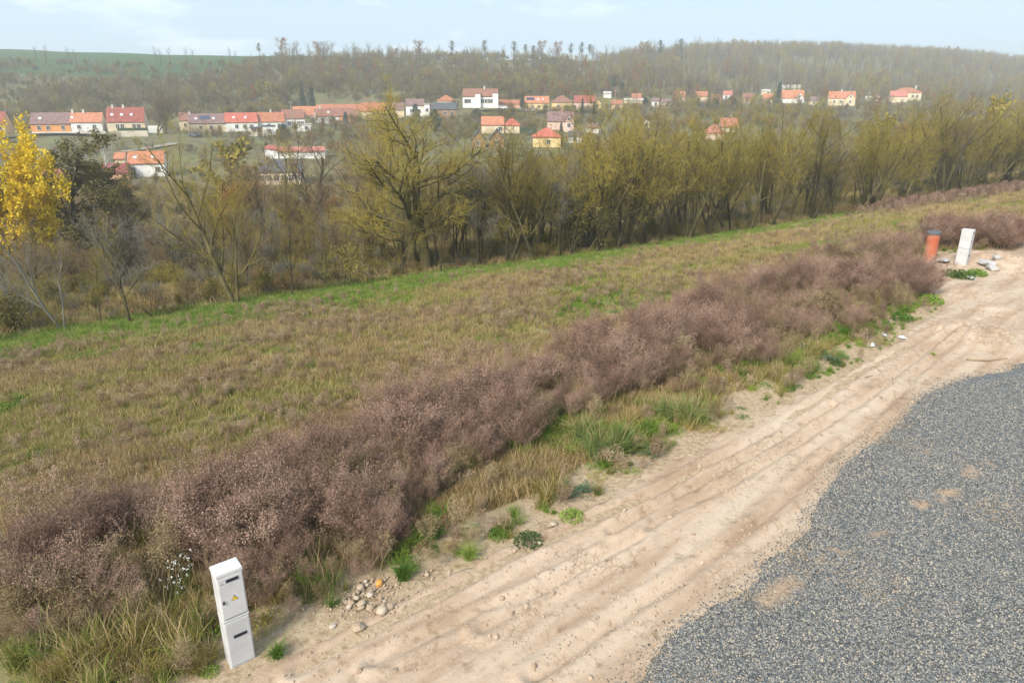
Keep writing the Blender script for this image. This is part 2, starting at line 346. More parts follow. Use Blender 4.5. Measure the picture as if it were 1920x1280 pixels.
hs('cream row house with mauve roof and solar panel left of the red roofed one', 356, 425, 214, 231, 248, 250, wall='cream', roof='mauve', win=(378, 397, 413), sky=(375, 408), chim=(361,), solar=(391,))
hs('white row house with vivid red roof and two skylights in the middle of the street', 424, 485, 212, 229, 246, 250, wall='white', roof='red', win=(445, 460, 473), sky=(445, 467))
hs('white row house with orange brown roof behind the flat roofed garage', 487, 536, 211, 228, 244, 252, wall='white', roof='rust', win=(505, 524), chim=(515,))
hs('white house with brown roof and three dark windows behind the little white shed', 532, 573, 206, 222, 241, 254, wall='white', roof='brown', win=(544, 561, 568))
hs('orange roofed house standing behind the brown roofed white one', 552, 600, 200, 216, 228, 280, wall='white', roof='orange', win=(575,))
hs('white house with brown roof and white left gable beside the orange walled one', 594, 637, 204, 218, 233, 256, wall='white', roof='brown', win=(606, 626), chim=(607,), sky=(621,))
hs('orange walled house under a brown roof with a dark blue spruce in front', 637, 674, 204, 217, 231, 256, wall='orange', roof='brown', win=(665,))
hs('long salmon roofed building in the back row behind the orange walled house', 594, 680, 196, 206, 220, 296, wall='cream', roof='rust', win=())
hs('reddish roofed house in the back row with pale left gable seen behind bare twigs', 678, 722, 193, 208, 224, 286, wall='cream', roof='rust', win=(700,), chim=(706,))
hs('grey mauve roofed house in the back row left of the white modern block', 724, 758, 193, 206, 222, 284, wall='cream', roof='mauve', win=(740,))
hs('flat roofed white garage with one dark window in front of the orange brown roof', 494, 518, 235, 237, 255, 232, k='flat', d=5, wall='white', roof='slate', win=(506,), name='garage', cat='garage')
hs('open veranda with a dark flat roof left of the white garage', 470, 494, 238, 240, 254, 233, k='veranda', d=5, wall='cream', roof='slate', name='veranda', cat='veranda')
hs('little white shed with grey lean roof right of the green cypress', 556, 584, 232, 234, 247, 236, k='flat', d=5, wall='white', roof='pale', win=(575,), name='shed', cat='shed')
hs('red roofed lean-to shed beside the blue spruce', 622, 644, 226, 228, 235, 246, k='flat', d=4, wall='grey', roof='red', name='shed', cat='shed')
hs('white house with grey brown roof and tall white block on its right', 762, 796, 186, 198, 219, 282, wall='white', roof='mauve', win=(772, 786))
hs('tall flat roofed white block joined to the grey roofed white house', 796, 806, 195, 196, 218, 278, k='flat', d=6, wall='white', roof='pale', win=(801,), name='house', cat='house')
hs('dark roofed house with wooden front and small white gable below the hipped orange roof', 808, 856, 193, 205, 220, 276, wall='timber', roof='slate', win=(835, 848))
hs('cream house with low hipped orange roof above the dark roofed timber house', 820, 853, 179, 189, 197, 310, k='hip', d=9, wall='cream', roof='rust', win=())
hs('large white villa with two square towers and brown tiled roof alone on the slope', 868, 934, 167, 181, 202, 300, d=12, wall='white', roof='brown', win=(874, 880, 905, 912, 917, 923), chim=(909,), extra=('villa',), name='villa', cat='villa')
hs('long low garage building with flat ochre wall right of the white villa', 936, 977, 188, 195, 211, 312, k='side', d=8, wall='salmon', roof='rust', win=(), name='garage', cat='garage')
hs('yellow house with orange roof carrying blue solar panels and two skylights', 984, 1029, 181, 193, 208, 310, wall='yellow', roof='orange', win=(999, 1010, 1021), sky=(1008, 1018), solar=(994,))
hs('yellow house with hipped brown roof right of the one with solar panels', 1034, 1072, 180, 192, 208, 312, k='hip', d=9, wall='yellow', roof='brown', win=(1046, 1061))
hs('brown roofed house with red brick porch right of the hipped yellow house', 1076, 1116, 180, 192, 209, 318, wall='pink', roof='darkred', win=(1078, 1102))
hs('pale pink house with mauve roof and right hand gable above the orange domed roof', 1026, 1076, 210, 227, 243, 235, wall='pink', roof='mauve', win=(1066,), extra=('frontgable',), chim=(1052,))
hs('cream house with broad orange roof on the valley slope right of the dark timber gables', 903, 945, 219, 234, 250, 232, wall='cream', roof='orange', win=(938,))
hs('lower red roofed wing right of the cream house with the broad orange roof', 945, 974, 223, 235, 249, 233, k='hip', d=7, wall='cream', roof='red', win=())
hs('left of two slate roofed timber gables just above the tree tops', 884, 910, 244, 262, 276, 205, k='front', d=10, wall='timber', roof='slate', win=(896,))
hs('right of two slate roofed timber gables just above the tree tops', 918, 946, 242, 260, 276, 205, k='front', d=10, wall='timber', roof='slate', win=(930,))
hs('bright yellow house with domed orange hip roof just above the olive tree tops', 999, 1051, 240, 257, 276, 205, k='hip', d=10, wall='yellow', roof='red', win=(1028,), chim=(1032,))
hs('small white house behind bare twigs right of the pink house', 1100, 1122, 232, 240, 250, 240, wall='white', roof='mauve', win=())
hs('white house end showing above the treetops left of the brown bushy crown', 1206, 1217, 222, 228, 240, 245, k='front', d=8, wall='white', roof='slate', win=(1212,))
hs('house with wide faded pink hip roof sunk behind the tree tops', 1322, 1358, 233, 250, 262, 235, k='hip', d=11, wall='pink', roof='pinkred', win=())
hs('white house with dusky rose roof and pale chimney behind the faded pink hip roof', 1350, 1384, 222, 238, 248, 255, wall='white', roof='pinkred', win=(1372, 1380), chim=(1366,))
hs('white chalet with red roof among conifers high on the hazy slope', 1356, 1373, 171, 178, 187, 400, wall='white', roof='pinkred', win=(1361,), chim=(1370,))
hs('tiny pale house with white roof above the red roofed chalet garden', 1428, 1444, 168, 171, 178, 430, wall='cream', roof='pale', win=(1440,), name='shed', cat='shed')
hs('orange roofed cottage left of the tall dark spruce', 1430, 1450, 176, 185, 194, 400, wall='cream', roof='orange', win=(1440,))
hs('orange roofed house with white gable to the right of the tall dark spruce', 1462, 1506, 170, 184, 194, 385, wall='white', roof='orange', win=(1500, 1510), extra=('frontgable',))
hs('long pale flat roofed building behind the orange roofed house by the spruce', 1466, 1500, 160, 166, 172, 450, k='side', d=9, wall='cream', roof='pale', win=(1475, 1485))
hs('cream house with two orange gabled roofs standing alone on the hazy slope', 1552, 1602, 172, 184, 198, 380, wall='cream', roof='orange', win=(1563, 1575, 1590), chim=(1573,), extra=('frontgable',))
hs('wide low house with pinkish hipped roof at the right end of the village', 1672, 1726, 165, 174, 188, 400, k='hip', d=12, wall='cream', roof='rust', win=(1710, 1718), chim=(1709,))
hs('low annexe with flat pale roof left of the wide hipped house', 1668, 1700, 171, 181, 189, 388, wall='cream', roof='pinkred', win=())
hs('pink house half lost in haze behind pale orchard twigs', 1264, 1284, 172, 182, 192, 370, wall='pink', roof='rust', win=(1270,))
hs('pale house beside the pink one in the hazy orchard', 1302, 1326, 172, 181, 191, 372, wall='cream', roof='rust', win=(1310,))
hs('small white cottage in haze left of the orchard', 1222, 1236, 184, 190, 200, 345, wall='white', roof='mauve', win=(1229,))
hs('white roofed shed in the gardens behind the pole right of the brown roofed house', 1132, 1146, 172, 176, 182, 350, wall='white', roof='pale', name='shed', cat='shed')
hs('cream house among garden trees right of the brick porch house', 1112, 1126, 186, 192, 206, 322, k='front', wall='yellow', roof='mauve', win=(1119,))
hs('long low cream row of garden sheds in the haze', 1170, 1206, 185, 188, 194, 350, wall='cream', roof='pale', name='shed', cat='shed', d=5)
hs('rose roofed house between garden trees left of the small white cottage', 1184, 1202, 176, 185, 194, 352, wall='cream', roof='rust', win=(1193,))
hs('white house with grey roof low in the gardens right of the small white cottage', 1240, 1258, 186, 193, 203, 335, wall='white', roof='mauve', win=(1249,))
hs('faded pink house between the hazy orchard and the red roofed chalet', 1334, 1350, 178, 187, 196, 376, wall='pink', roof='pinkred', win=(1342,))
hs('brownish roofed house right of the red roofed chalet', 1392, 1414, 176, 185, 194, 392, wall='cream', roof='brown', win=(1403,))
hs('pale cottage between the orange gabled house and the spruce house', 1516, 1534, 182, 189, 197, 395, wall='cream', roof='mauve', win=(1525,))
hs('low pale shed in haze left of the wide hipped house', 1622, 1648, 181, 185, 190, 405, wall='white', roof='pale', name='shed', cat='shed', d=5)
hs('ochre house under the row of garden sheds in the haze', 1146, 1166, 188, 196, 206, 328, wall='yellow', roof='rust', win=(1156,))
hs('grey roofed house among bare trees right of the orange domed roof', 1066, 1090, 246, 256, 268, 220, wall='white', roof='slate', win=(1078,))
hs('white walled house with orange roof in the valley bottom behind birch twigs', 244, 312, 284, 306, 332, 172, wall='white', roof='orange', win=(252, 298), chim=(290,), sky=(266, 300))
hs('low outbuilding with faded maroon metal roof left of the valley house', 191, 243, 307, 324, 336, 165, wall='salmon', roof='maroon', win=())
hs('small orange roofed annexe behind the maroon metal roof', 216, 236, 286, 298, 312, 182, wall='cream', roof='orange', win=())
hs('salmon building glimpsed behind the dark alder tree', 75, 118, 318, 340, 352, 135, wall='salmon', roof='rust', win=(90,))
hs('pale salmon house behind the yellow tree at the left edge', -20, 62, 350, 384, 425, 112, wall='salmon', roof='rust', win=(12, 45), d=9)
hs('long low station building with grey roof and yellowish wall seen through bare trees', 486, 568, 300, 322, 346, 155, wall='cream', roof='slate', win=(492, 506, 520, 534, 548, 560), d=10, name='station_building', cat='building')
hs('white gable end of a red edged building above the grey roofed station', 498, 522, 276, 284, 296, 178, k='lean', wall='white', roof='red', win=(), d=14)
hs('long red roofed hall half hidden behind the brown willow', 524, 610, 276, 284, 298, 180, wall='white', roof='pinkred', win=(), d=10, name='hall', cat='building')

TANR = .36
def rowD(px, D):
    if px < 700 and 198 < D < 300:
        u = float(ut(px, 240)[0]); return D * (1 + .5 * TANR) / (1 - u * TANR)
    return D
for h in HOUSES:
    pc = (h['x0'] + h['x1']) / 2; h['D'] = rowD(pc, h['D'])
    uc = float(ut(pc, h['yb'])[0]); h['yaw'] = math.atan(TANR) if (pc < 700 and 198 < h['D'] < 320) else -math.atan(uc) * .75
    h['wk'] = 1 / (math.cos(h['yaw']) - uc * math.sin(h['yaw']))
def zy(py, D): return CAM_Z - float(ut(960, py)[1]) * D
def build_house(h):
    D = h['D']; xa = float(ut(h['x0'], h['yb'])[0]) * D; xb = float(ut(h['x1'], h['yb'])[0]) * D
    w = (xb - xa) * h['wk']; zb = zy(h['yb'], D); he = zy(h['ye'], D) - zb; d = h['d']
    hr = max(zy(h['yr'], D + d / 2) - zb, he + .2); k = h['k']
    root = empty(h['name'], ((xa + xb) / 2 - math.sin(h['yaw']) * d / 2, D + math.cos(h['yaw']) * d / 2, zb), h['yaw'])
    tag(root, h['label'], h['cat'], 'village houses' if h['cat'] == 'house' else None)
    hx, hy = w / 2, d / 2; base = -3.
    W = MB(); R = MB(); ov = .35; th = .22
    def slab(p, q, r, s_):   # sloping roof slab from four corners, thickened downward
        n = (Vector(q) - Vector(p)).cross(Vector(s_) - Vector(p)).normalized()
        if n.z < 0: n = -n
        top = [Vector(v) for v in (p, q, r, s_)]; bot = [v - n * th for v in top]
        R.add(top + bot, [(0, 1, 2, 3), (7, 6, 5, 4), (0, 4, 5, 1), (1, 5, 6, 2), (2, 6, 7, 3), (3, 7, 4, 0)])
    if k in ('side', 'hip', 'front', 'lean'):
        if k == 'side':
            W.add([(-hx, -hy, base), (hx, -hy, base), (hx, hy, base), (-hx, hy, base), (-hx, -hy, he), (hx, -hy, he), (hx, hy, he), (-hx, hy, he), (-hx, 0, hr), (hx, 0, hr)],
                  [(0, 1, 5, 4), (1, 2, 6, 9, 5), (2, 3, 7, 6), (3, 0, 4, 8, 7), (4, 5, 9, 8), (6, 7, 8, 9)])
            sl_ = (hr - he) / hy; o2 = .12
            slab((-hx - o2, -hy - ov, he - sl_ * ov + .15), (hx + o2, -hy - ov, he - sl_ * ov + .15), (hx + o2, 0, hr + .15), (-hx - o2, 0, hr + .15))
            slab((-hx - o2, hy + ov, he - sl_ * ov + .15), (-hx - o2, 0.01, hr + .148), (hx + o2, 0.01, hr + .148), (hx + o2, hy + ov, he - sl_ * ov + .15))
        elif k == 'front':
            W.add([(-hx, -hy, base), (hx, -hy, base), (hx, hy, base), (-hx, hy, base), (-hx, -hy, he), (hx, -hy, he), (hx, hy, he), (-hx, hy, he), (0, -hy, hr), (0, hy, hr)],
                  [(0, 1, 5, 8, 4), (1, 2, 6, 5), (2, 3, 7, 9, 6), (3, 0, 4, 7), (4, 8, 9, 7), (5, 6, 9, 8)])
            sl_ = (hr - he) / hx
            slab((-hx - ov, -hy - ov, he - sl_ * ov + .15), (0, -hy - ov, hr + .15), (0, hy + .2, hr + .15), (-hx - ov, hy + .2, he - sl_ * ov + .15))
            slab((hx + ov, -hy - ov, he - sl_ * ov + .15), (hx + ov, hy + .2, he - sl_ * ov + .15), (0.01, hy + .2, hr + .148), (0.01, -hy - ov, hr + .148))
        elif k == 'lean':
            W.add([(-hx, -hy, base), (hx, -hy, base), (hx, hy, base), (-hx, hy, base), (-hx, -hy, hr), (hx, -hy, he), (hx, hy, he), (-hx, hy, hr)],
                  [(0, 1, 5, 4), (1, 2, 6, 5), (2, 3, 7, 6), (3, 0, 4, 7), (4, 5, 6, 7)])
            slab((-hx - .2, -hy - .2, hr + .3), (hx + .3, -hy - .2, he + .3), (hx + .3, hy + .2, he + .3), (-hx - .2, hy + .2, hr + .3))
        else:
            W.box((0, 0, (he + base) / 2), (w, d, he - base)); ix = max(hx - hy * .8, .4)
            e = [(-hx - ov, -hy - ov, he - .1), (hx + ov, -hy - ov, he - .1), (hx + ov, hy + ov, he - .1), (-hx - ov, hy + ov, he - .1)]
            q = [(v[0], v[1], he + .08) for v in e]
            R.add(e + q + [(-ix, 0, hr + .1), (ix, 0, hr + .1)], [(3, 2, 1, 0), (0, 1, 5, 4), (1, 2, 6, 5), (2, 3, 7, 6), (3, 0, 4, 7), (4, 5, 9, 8), (5, 6, 9), (6, 7, 8, 9), (7, 4, 8)])
    elif k == 'flat':
        W.box((0, 0, (he + base) / 2), (w, d, he - base)); R.box((0, 0, he + .14), (w + .5, d + .5, .28))
    elif k == 'veranda':
        W.box((0, hy - .1, (he + base) / 2), (w, .2, he - base)); MB().box((0, -hy + .1, (.9 + base) / 2), (w, .2, .9 - base)).build('parapet', wallm(h['wall']), root)
        for i in range(3): MB().box((-hx + .15 + i * (w - .3) / 2, -hy + .1, (he + .9) / 2), (.18, .18, he - .9)).build('post', wallm(h['wall']), root)
        R.box((0, 0, he + .14), (w + .5, d + .5, .28))
    if 'villa' in h['extra']:
        for px0, px1, top in ((891, 901, 176), (924, 934, 175)):
            a = (float(ut(px0, 190)[0]) * D - (xa + xb) / 2) * h['wk']; b = (float(ut(px1, 190)[0]) * D - (xa + xb) / 2) * h['wk']; zt = zy(top, D) - zb
            W.box(((a + b) / 2, -hy - .6, (zt + base) / 2), (b - a, 2.4, zt - base)); R.box(((a + b) / 2, -hy - .6, zt + .12), (b - a + .4, 2.8, .24))
    if 'frontgable' in h['extra']:
        gw = w * .36; gx = hx - gw / 2 - .1; gh = he + (hr - he) * .78
        W.add([(gx - gw / 2, -hy - 1, base), (gx + gw / 2, -hy - 1, base), (gx + gw / 2, 0, base), (gx - gw / 2, 0, base), (gx - gw / 2, -hy - 1, he), (gx + gw / 2, -hy - 1, he), (gx + gw / 2, 0, he), (gx - gw / 2, 0, he), (gx, -hy - 1, gh), (gx, 0, gh)],
              [(0, 1, 5, 8, 4), (1, 2, 6, 5), (2, 3, 7, 9, 6), (3, 0, 4, 7), (4, 8, 9, 7), (5, 6, 9, 8)])
        g = (gh - he) / (gw / 2)
        slab((gx - gw / 2 - .3, -hy - 1.3, he - g * .3 + .12), (gx, -hy - 1.3, gh + .12), (gx, -.5, gh + .12), (gx - gw / 2 - .3, -.5, he - g * .3 + .12))
        slab((gx + gw / 2 + .3, -hy - 1.3, he - g * .3 + .12), (gx + gw / 2 + .3, -.5, he - g * .3 + .12), (gx + .01, -.5, gh + .118), (gx + .01, -hy - 1.3, gh + .118))
        wdw(root, (gx, -hy - 1.0, he * .5)); wdw(root, (gx, -hy - 1.0, he + (gh - he) * .3), .8)
    W.build('wall', wallm(h['wall']), root); ro = R.build('roof', roofm(h['roof']), root)
    rows = [he * .52] if he < 4.6 else [he * .27, he * .72]
    for px in h['win']:
        lx = (float(ut(px, h['yb'])[0]) * D - (xa + xb) / 2) * h['wk']
        for z in (rows if 'villa' not in h['extra'] else [he * .58]): wdw(root, (lx, -hy, z), 1.0 if h['cat'] != 'villa' else 1.2)
    def on_roof(px, f):
        lx = (float(ut(px, h['yr'])[0]) * (D + hy) - (xa + xb) / 2) * h['wk']
        lx = max(-hx + .5, min(hx - .5, lx))
        return lx, -hy * (1 - f), he + (hr - he) * f + .15
    sl_a = math.atan2(hr - he, hy)
    for px in h['sky']:
        x, y, z = on_roof(px, .45); b = MB().box((0, 0, 0), (.85, 1.1, .12)); o = b.build('skylight', M_METAL, ro, (x, y, z + .06)); o.rotation_euler = (sl_a, 0, 0)
    for px in h['solar']:
        x, y, z = on_roof(px, .55); b = MB()
        for i in range(3): b.box((-1.15 + i * 1.15, 0, 0), (1.08, 2.1 if len(h['sky']) else 3, .1))
        o = b.build('solar_panel', M_SOLAR, ro, (x, y, z + .08)); o.rotation_euler = (sl_a, 0, 0)
    for px in h['chim']:
        x, y, z = on_roof(px, .93); MB().box((0, 0, 0), (.55, .55, 1.7)).box((0, 0, .88), (.68, .68, .1)).build('chimney', M_WHITECH if (px % 2) else M_BRICKCH, ro, (x, y + .2, z + .25))
    return root
def wdw(root, p, s=1.):
    f = MB()
    for sx in (-1, 1): f.box((sx * .56 * s, -.05, 0), (.1, .14, 1.35 * s))
    for sz in (-1, 1): f.box((0, -.05, sz * .66 * s), (1.22 * s, .16, .1))
    f.box((0, -.05, 0), (.07, .1, 1.25 * s))
    fr = f.build('window', M_FRAME, root, p); MB().box((0, -.015, 0), (1.04 * s, .05, 1.24 * s)).build('pane', M_GLASS, fr)
for h in HOUSES:
    D = h['D']; xa = float(ut(h['x0'], h['yb'])[0]) * D; xb = float(ut(h['x1'], h['yb'])[0]) * D; zb = zy(h['yb'], D)
    PADS.append(((xa + xb) / 2, D + h['d'] / 2, zb - .05, max(xb - xa, h['d']) * .75))
for h in HOUSES: build_house(h)

# ------------------------------------------------------------------ ground sheet, clay track, crushed stone
def axis(lo, a, b, hi, st, g=1.055):
    v = list(np.arange(a, b, st)); s_ = st; x = b
    while x < hi: v.append(x); s_ = min(s_ * g, 40); x += s_
    v.append(hi); s_ = st; x = a - st; w = []
    while x > lo: w.append(x); s_ = min(s_ * g, 40); x -= s_
    w.append(lo); return np.array(w[::-1] + v)
GX = axis(-1000, -14, 34, 1150, .16); GY = axis(-150, 4, 44, 1600, .16, 1.03)
trL = poly_at(TRACK_L)
trLs, trLn = sn(trL[:, 0], trL[:, 1]); oo = np.argsort(trLs); TS, TN = trLs[oo], trLn[oo]
def n_track(s): return np.interp(s, TS, TN)
gvP = poly_at(GRAVEL)
def make_ground():
    X, Y = np.meshgrid(GX, GY); x, y = X.ravel(), Y.ravel(); z = H(x, y)
    z = z + (fbm(x, y, .8, 4, 21) - .5) * .10 * sstep(120, 30, np.hypot(x, y))
    s, n = sn(x, y); nt_ = n_track(s)
    inside = sstep(.5, 1.0, nt_ - n) * (n > -40)
    near = (s > -3) & (s < 60)
    z = z - .10 * inside * near
    nx, ny = len(GX), len(GY); i = np.arange(nx - 1)[None, :] + np.arange(ny - 1)[:, None] * nx; i = i.ravel()
    me = mesh_np('ground', np.stack([x, y, z], 1), [np.stack([i, i + 1, i + 1 + nx, i + nx], 1)], [ground_mat()], smooth=True)
    ne = n_edge(s)
    def at_(nm, v):
        a = me.attributes.new(nm, 'FLOAT', 'POINT'); a.data.foreach_set('value', v.astype(np.float32))
    at_('bare', 1 - sstep(-.2, 2.6, n - nt_))
    w1 = sstep(-.5, 1.2, n - ne)
    at_('wood', w1 * (y < 260)); at_('strip', sstep(-6.8, -3.6, n - ne) * (1 - w1))
    hill = sstep(120, 190, y) * w1; at_('hill', hill)
    u = x / np.maximum(y, 1)
    wob = (fbm(x, y, 60, 3, 5) - .5) * .1
    crop = sstep(375, 395, y - 190 * sstep(-.5, -.15, u) + 300 * wob) * sstep(-.05, -.2, u + wob)
    crop = np.maximum(crop, sstep(560, 640, y) * (u < .05)); at_('crop', crop)
    return tag(obj('ground', me), kind='structure')
make_ground()

RUTS = [poly_at(p) for p in (
    [(560, 1260), (640, 1215), (800, 1130), (1000, 1030), (1170, 950), (1330, 875), (1480, 790), (1600, 710), (1700, 650), (1760, 620)],
    [(900, 1180), (1100, 1060), (1240, 975), (1400, 890), (1500, 830), (1620, 750), (1720, 670), (1790, 620)],
    [(1000, 1270), (1180, 1150), (1350, 1040), (1480, 930), (1560, 850), (1660, 760), (1760, 670), (1830, 600)],
    [(700, 1240), (900, 1150), (1080, 1075), (1200, 1010)], [(1150, 1000), (1300, 915), (1450, 830), (1560, 760)])]
def track_z(x, y):
    z = H(x, y, False) + .02
    for k, P in enumerate(RUTS):
        d = poly_dist(x + (fbm(x, y, 1.5, 3, 60 + k) - .5) * .18, y + (fbm(x, y, 1.5, 3, 80 + k) - .5) * .18, P)
        z = z - .022 * np.exp(-((d - .42) / .06) ** 2) * np.clip(fbm(x, y, 2.2, 2, 44 + k) * 4 - 1.6, 0, 1)
        amp = .65 + .9 * fbm(x, y, 1.2, 3, 40 + k)
        z = z - amp * .055 * np.exp(-(d / .09) ** 2) + amp * .035 * np.exp(-((d - .22) / .09) ** 2) * (.4 + 1.4 * (fbm(x, y, .22, 3, 50 + k)))
    z = z + (fbm(x, y, 3.5, 3, 31) - .5) * .03 + (fbm(x, y, .3, 4, 32) - .5) * .025
    # disturbed heaps of clay near the far end
    for px, py, a, r in ((1850, 635, .28, .9), (1780, 610, .12, .8), (1900, 500, .3, 1.6), (1868, 585, .14, .8), (1850, 490, .25, 1.3), (1810, 545, .12, 1.4)):
        p = HEAPC[(px, py)]; d = np.hypot(x - p[0], y - p[1]); z = z + a * np.exp(-(d / r) ** 2) * (.3 + 1.4 * fbm(x, y, .45, 4, 70))
    return z
HEAPC = {(px, py): at(px, py) for px, py in ((1850, 635), (1780, 610), (1900, 500), (1868, 585), (1850, 490), (1810, 545))}
def make_track():
    S = np.arange(-2.5, 60, .07); nL = n_track(S)
    wob = (fbm(S, S * 0, .5, 4, 90) - .5) * .5
    nL = nL + wob
    T = np.linspace(0, 1, 190)
    nR = np.minimum(nL - 6, -3.5)
    SS, TT = np.meshgrid(S, T); NN = nL[None, :] * (1 - TT) + nR[None, :] * TT
    x = (SS * RD[0] + NN * RN[0]).ravel(); y = (SS * RD[1] + NN * RN[1]).ravel(); z = track_z(x, y)
    z = z - .10 * (TT.ravel() < 1e-6) - .03 * (1 - sstep(0, .03, TT.ravel())) - .12 * (TT.ravel() > .999)
    nx = len(S); i = (np.arange(nx - 1)[None, :] + np.arange(len(T) - 1)[:, None] * nx).ravel()
    me = mesh_np('dirt_track', np.stack([x, y, z], 1), [np.stack([i, i + nx, i + nx + 1, i + 1], 1)], [dirt_mat()], smooth=True)
    return tag(obj('dirt_track', me), kind='structure')
make_track()
def resample(P, st):
    d = np.concatenate([[0], np.cumsum(np.hypot(*(P[1:, :2] - P[:-1, :2]).T))]); q = np.arange(0, d[-1], st)
    return np.stack([np.interp(q, d, P[:, 0]), np.interp(q, d, P[:, 1])], 1)
gl = resample(gvP, .06)
gl = gl + np.stack([(fbm(gl[:, 0], gl[:, 1], .35, 3, 95) - .5) * .2, (fbm(gl[:, 0], gl[:, 1], .35, 3, 96) - .5) * .2], 1)
GPOLY = np.concatenate([gl, np.array([[17.5, 20.5], [26, 26], [24, 12], [14, 3], [8, -3], [0, -4]])])
def gravel_z(x, y, e): return track_z(x, y) * .5 + (H(x, y, False) + .02) * .5 + .035 + .05 * sstep(0, .5, e) + (fbm(x, y, .9, 3, 33) - .5) * .05
SANDP = poly_at([(1410, 1150), (1560, 1045), (1640, 1010), (1700, 970), (1780, 925), (1840, 875)])
def sand_k(x, y): return np.exp(-(poly_dist(x, y, SANDP) / .28) ** 2) * .42 * np.clip(fbm(x, y, .3, 4, 97) * 4 - 1.35, 0, 1) + .34 * fbm(x, y, 2, 3, 98)
def make_gravel():
    n1 = len(gl); r = np.array([[2.5, -1.], [9, 3], [16, 9], [22, 15], [24, 21]]); rr = resample(r, .05)
    q = np.linspace(0, len(rr) - 1, n1); R2 = np.stack([np.interp(q, np.arange(len(rr)), rr[:, 0]), np.interp(q, np.arange(len(rr)), rr[:, 1])], 1)
    T = np.linspace(0, 1, 120) ** 1.3
    x = (gl[None, :, 0] * (1 - T[:, None]) + R2[None, :, 0] * T[:, None]).ravel(); y = (gl[None, :, 1] * (1 - T[:, None]) + R2[None, :, 1] * T[:, None]).ravel()
    e = np.repeat(T, n1) * 8; z = gravel_z(x, y, e); z[:n1] -= .06
    i = (np.arange(n1 - 1)[None, :] + np.arange(len(T) - 1)[:, None] * n1).ravel()
    me = mesh_np('gravel_yard', np.stack([x, y, z], 1), [np.stack([i, i + n1, i + n1 + 1, i + 1], 1)], [gravel_mat()], smooth=True)
    a = me.attributes.new('sand', 'FLOAT', 'POINT'); a.data.foreach_set('value', sand_k(x, y).astype(np.float32))
    tag(obj('gravel_yard', me), kind='structure')
make_gravel()
# ------------------------------------------------------------------ plant building blocks
def norm(v): return v / np.maximum(np.linalg.norm(v, axis=-1, keepdims=True), 1e-9)
def tubes(P, R, ns, off=0):
    """P (m,k,3) points, R (m,k) radii -> verts, quads"""
    m, k, _ = P.shape; T = np.empty_like(P); T[:, 1:-1] = P[:, 2:] - P[:, :-2]; T[:, 0] = P[:, 1] - P[:, 0]; T[:, -1] = P[:, -1] - P[:, -2]; T = norm(T)
    ref = np.where(np.abs(T[..., 2:3]) < .8, np.array([0, 0, 1.]), np.array([1., 0, 0])); A = norm(np.cross(T, ref)); B = np.cross(T, A)
    an = np.arange(ns) * 2 * np.pi / ns
    V = P[:, :, None] + R[:, :, None, None] * (np.cos(an)[None, None, :, None] * A[:, :, None] + np.sin(an)[None, None, :, None] * B[:, :, None])
    b = (np.arange(m) * k * ns)[:, None, None] + (np.arange(k - 1) * ns)[None, :, None] + np.arange(ns)[None, None, :]
    b2 = (np.arange(m) * k * ns)[:, None, None] + (np.arange(k - 1) * ns)[None, :, None] + ((np.arange(ns) + 1) % ns)[None, None, :]
    return V.reshape(-1, 3), np.stack([b, b2, b2 + ns, b + ns], -1).reshape(-1, 4) + off
def ribbons(P, W, r, off=0):
    m, k, _ = P.shape; T = norm(P[:, -1] - P[:, 0]); s = norm(np.cross(T, norm(r.normal(size=(m, 3)))))
    V = np.stack([P - s[:, None] * W[..., None] / 2, P + s[:, None] * W[..., None] / 2], 2)
    b = (np.arange(m) * k * 2)[:, None] + (np.arange(k - 1) * 2)[None]
    return V.reshape(-1, 3), np.stack([b, b + 1, b + 3, b + 2], -1).reshape(-1, 4) + off
def bits(C, S, r, off=0, asp=.6):
    """small leaf-like quads at points C, sizes S"""
    n = len(C); a = norm(r.normal(size=(n, 3))); b = norm(np.cross(a, r.normal(size=(n, 3)))); S = np.asarray(S)[:, None]
    V = np.stack([C - a * S * .5, C + b * S * asp * .5, C + a * S * .5, C - b * S * asp * .5], 1)
    return V.reshape(-1, 3), (np.arange(n) * 4)[:, None] + np.arange(4)[None] + off
class PB:
    def __init__(s): s.V = []; s.F = []; s.M = []; s.n = 0
    def add(s, vf, mi=0):
        V, Fq = vf; s.F.append(Fq + s.n); s.V.append(V); s.n += len(V); s.M.append(np.full(len(Fq), mi)); return s
    def mesh(s, name, mats):
        by4 = s.F; V = np.concatenate(s.V)
        return mesh_np(name, V, s.F, mats, np.concatenate(s.M))
def proto(name, me): return bpy.data.objects.new(name, me)      # never linked: only a source for the scatters below

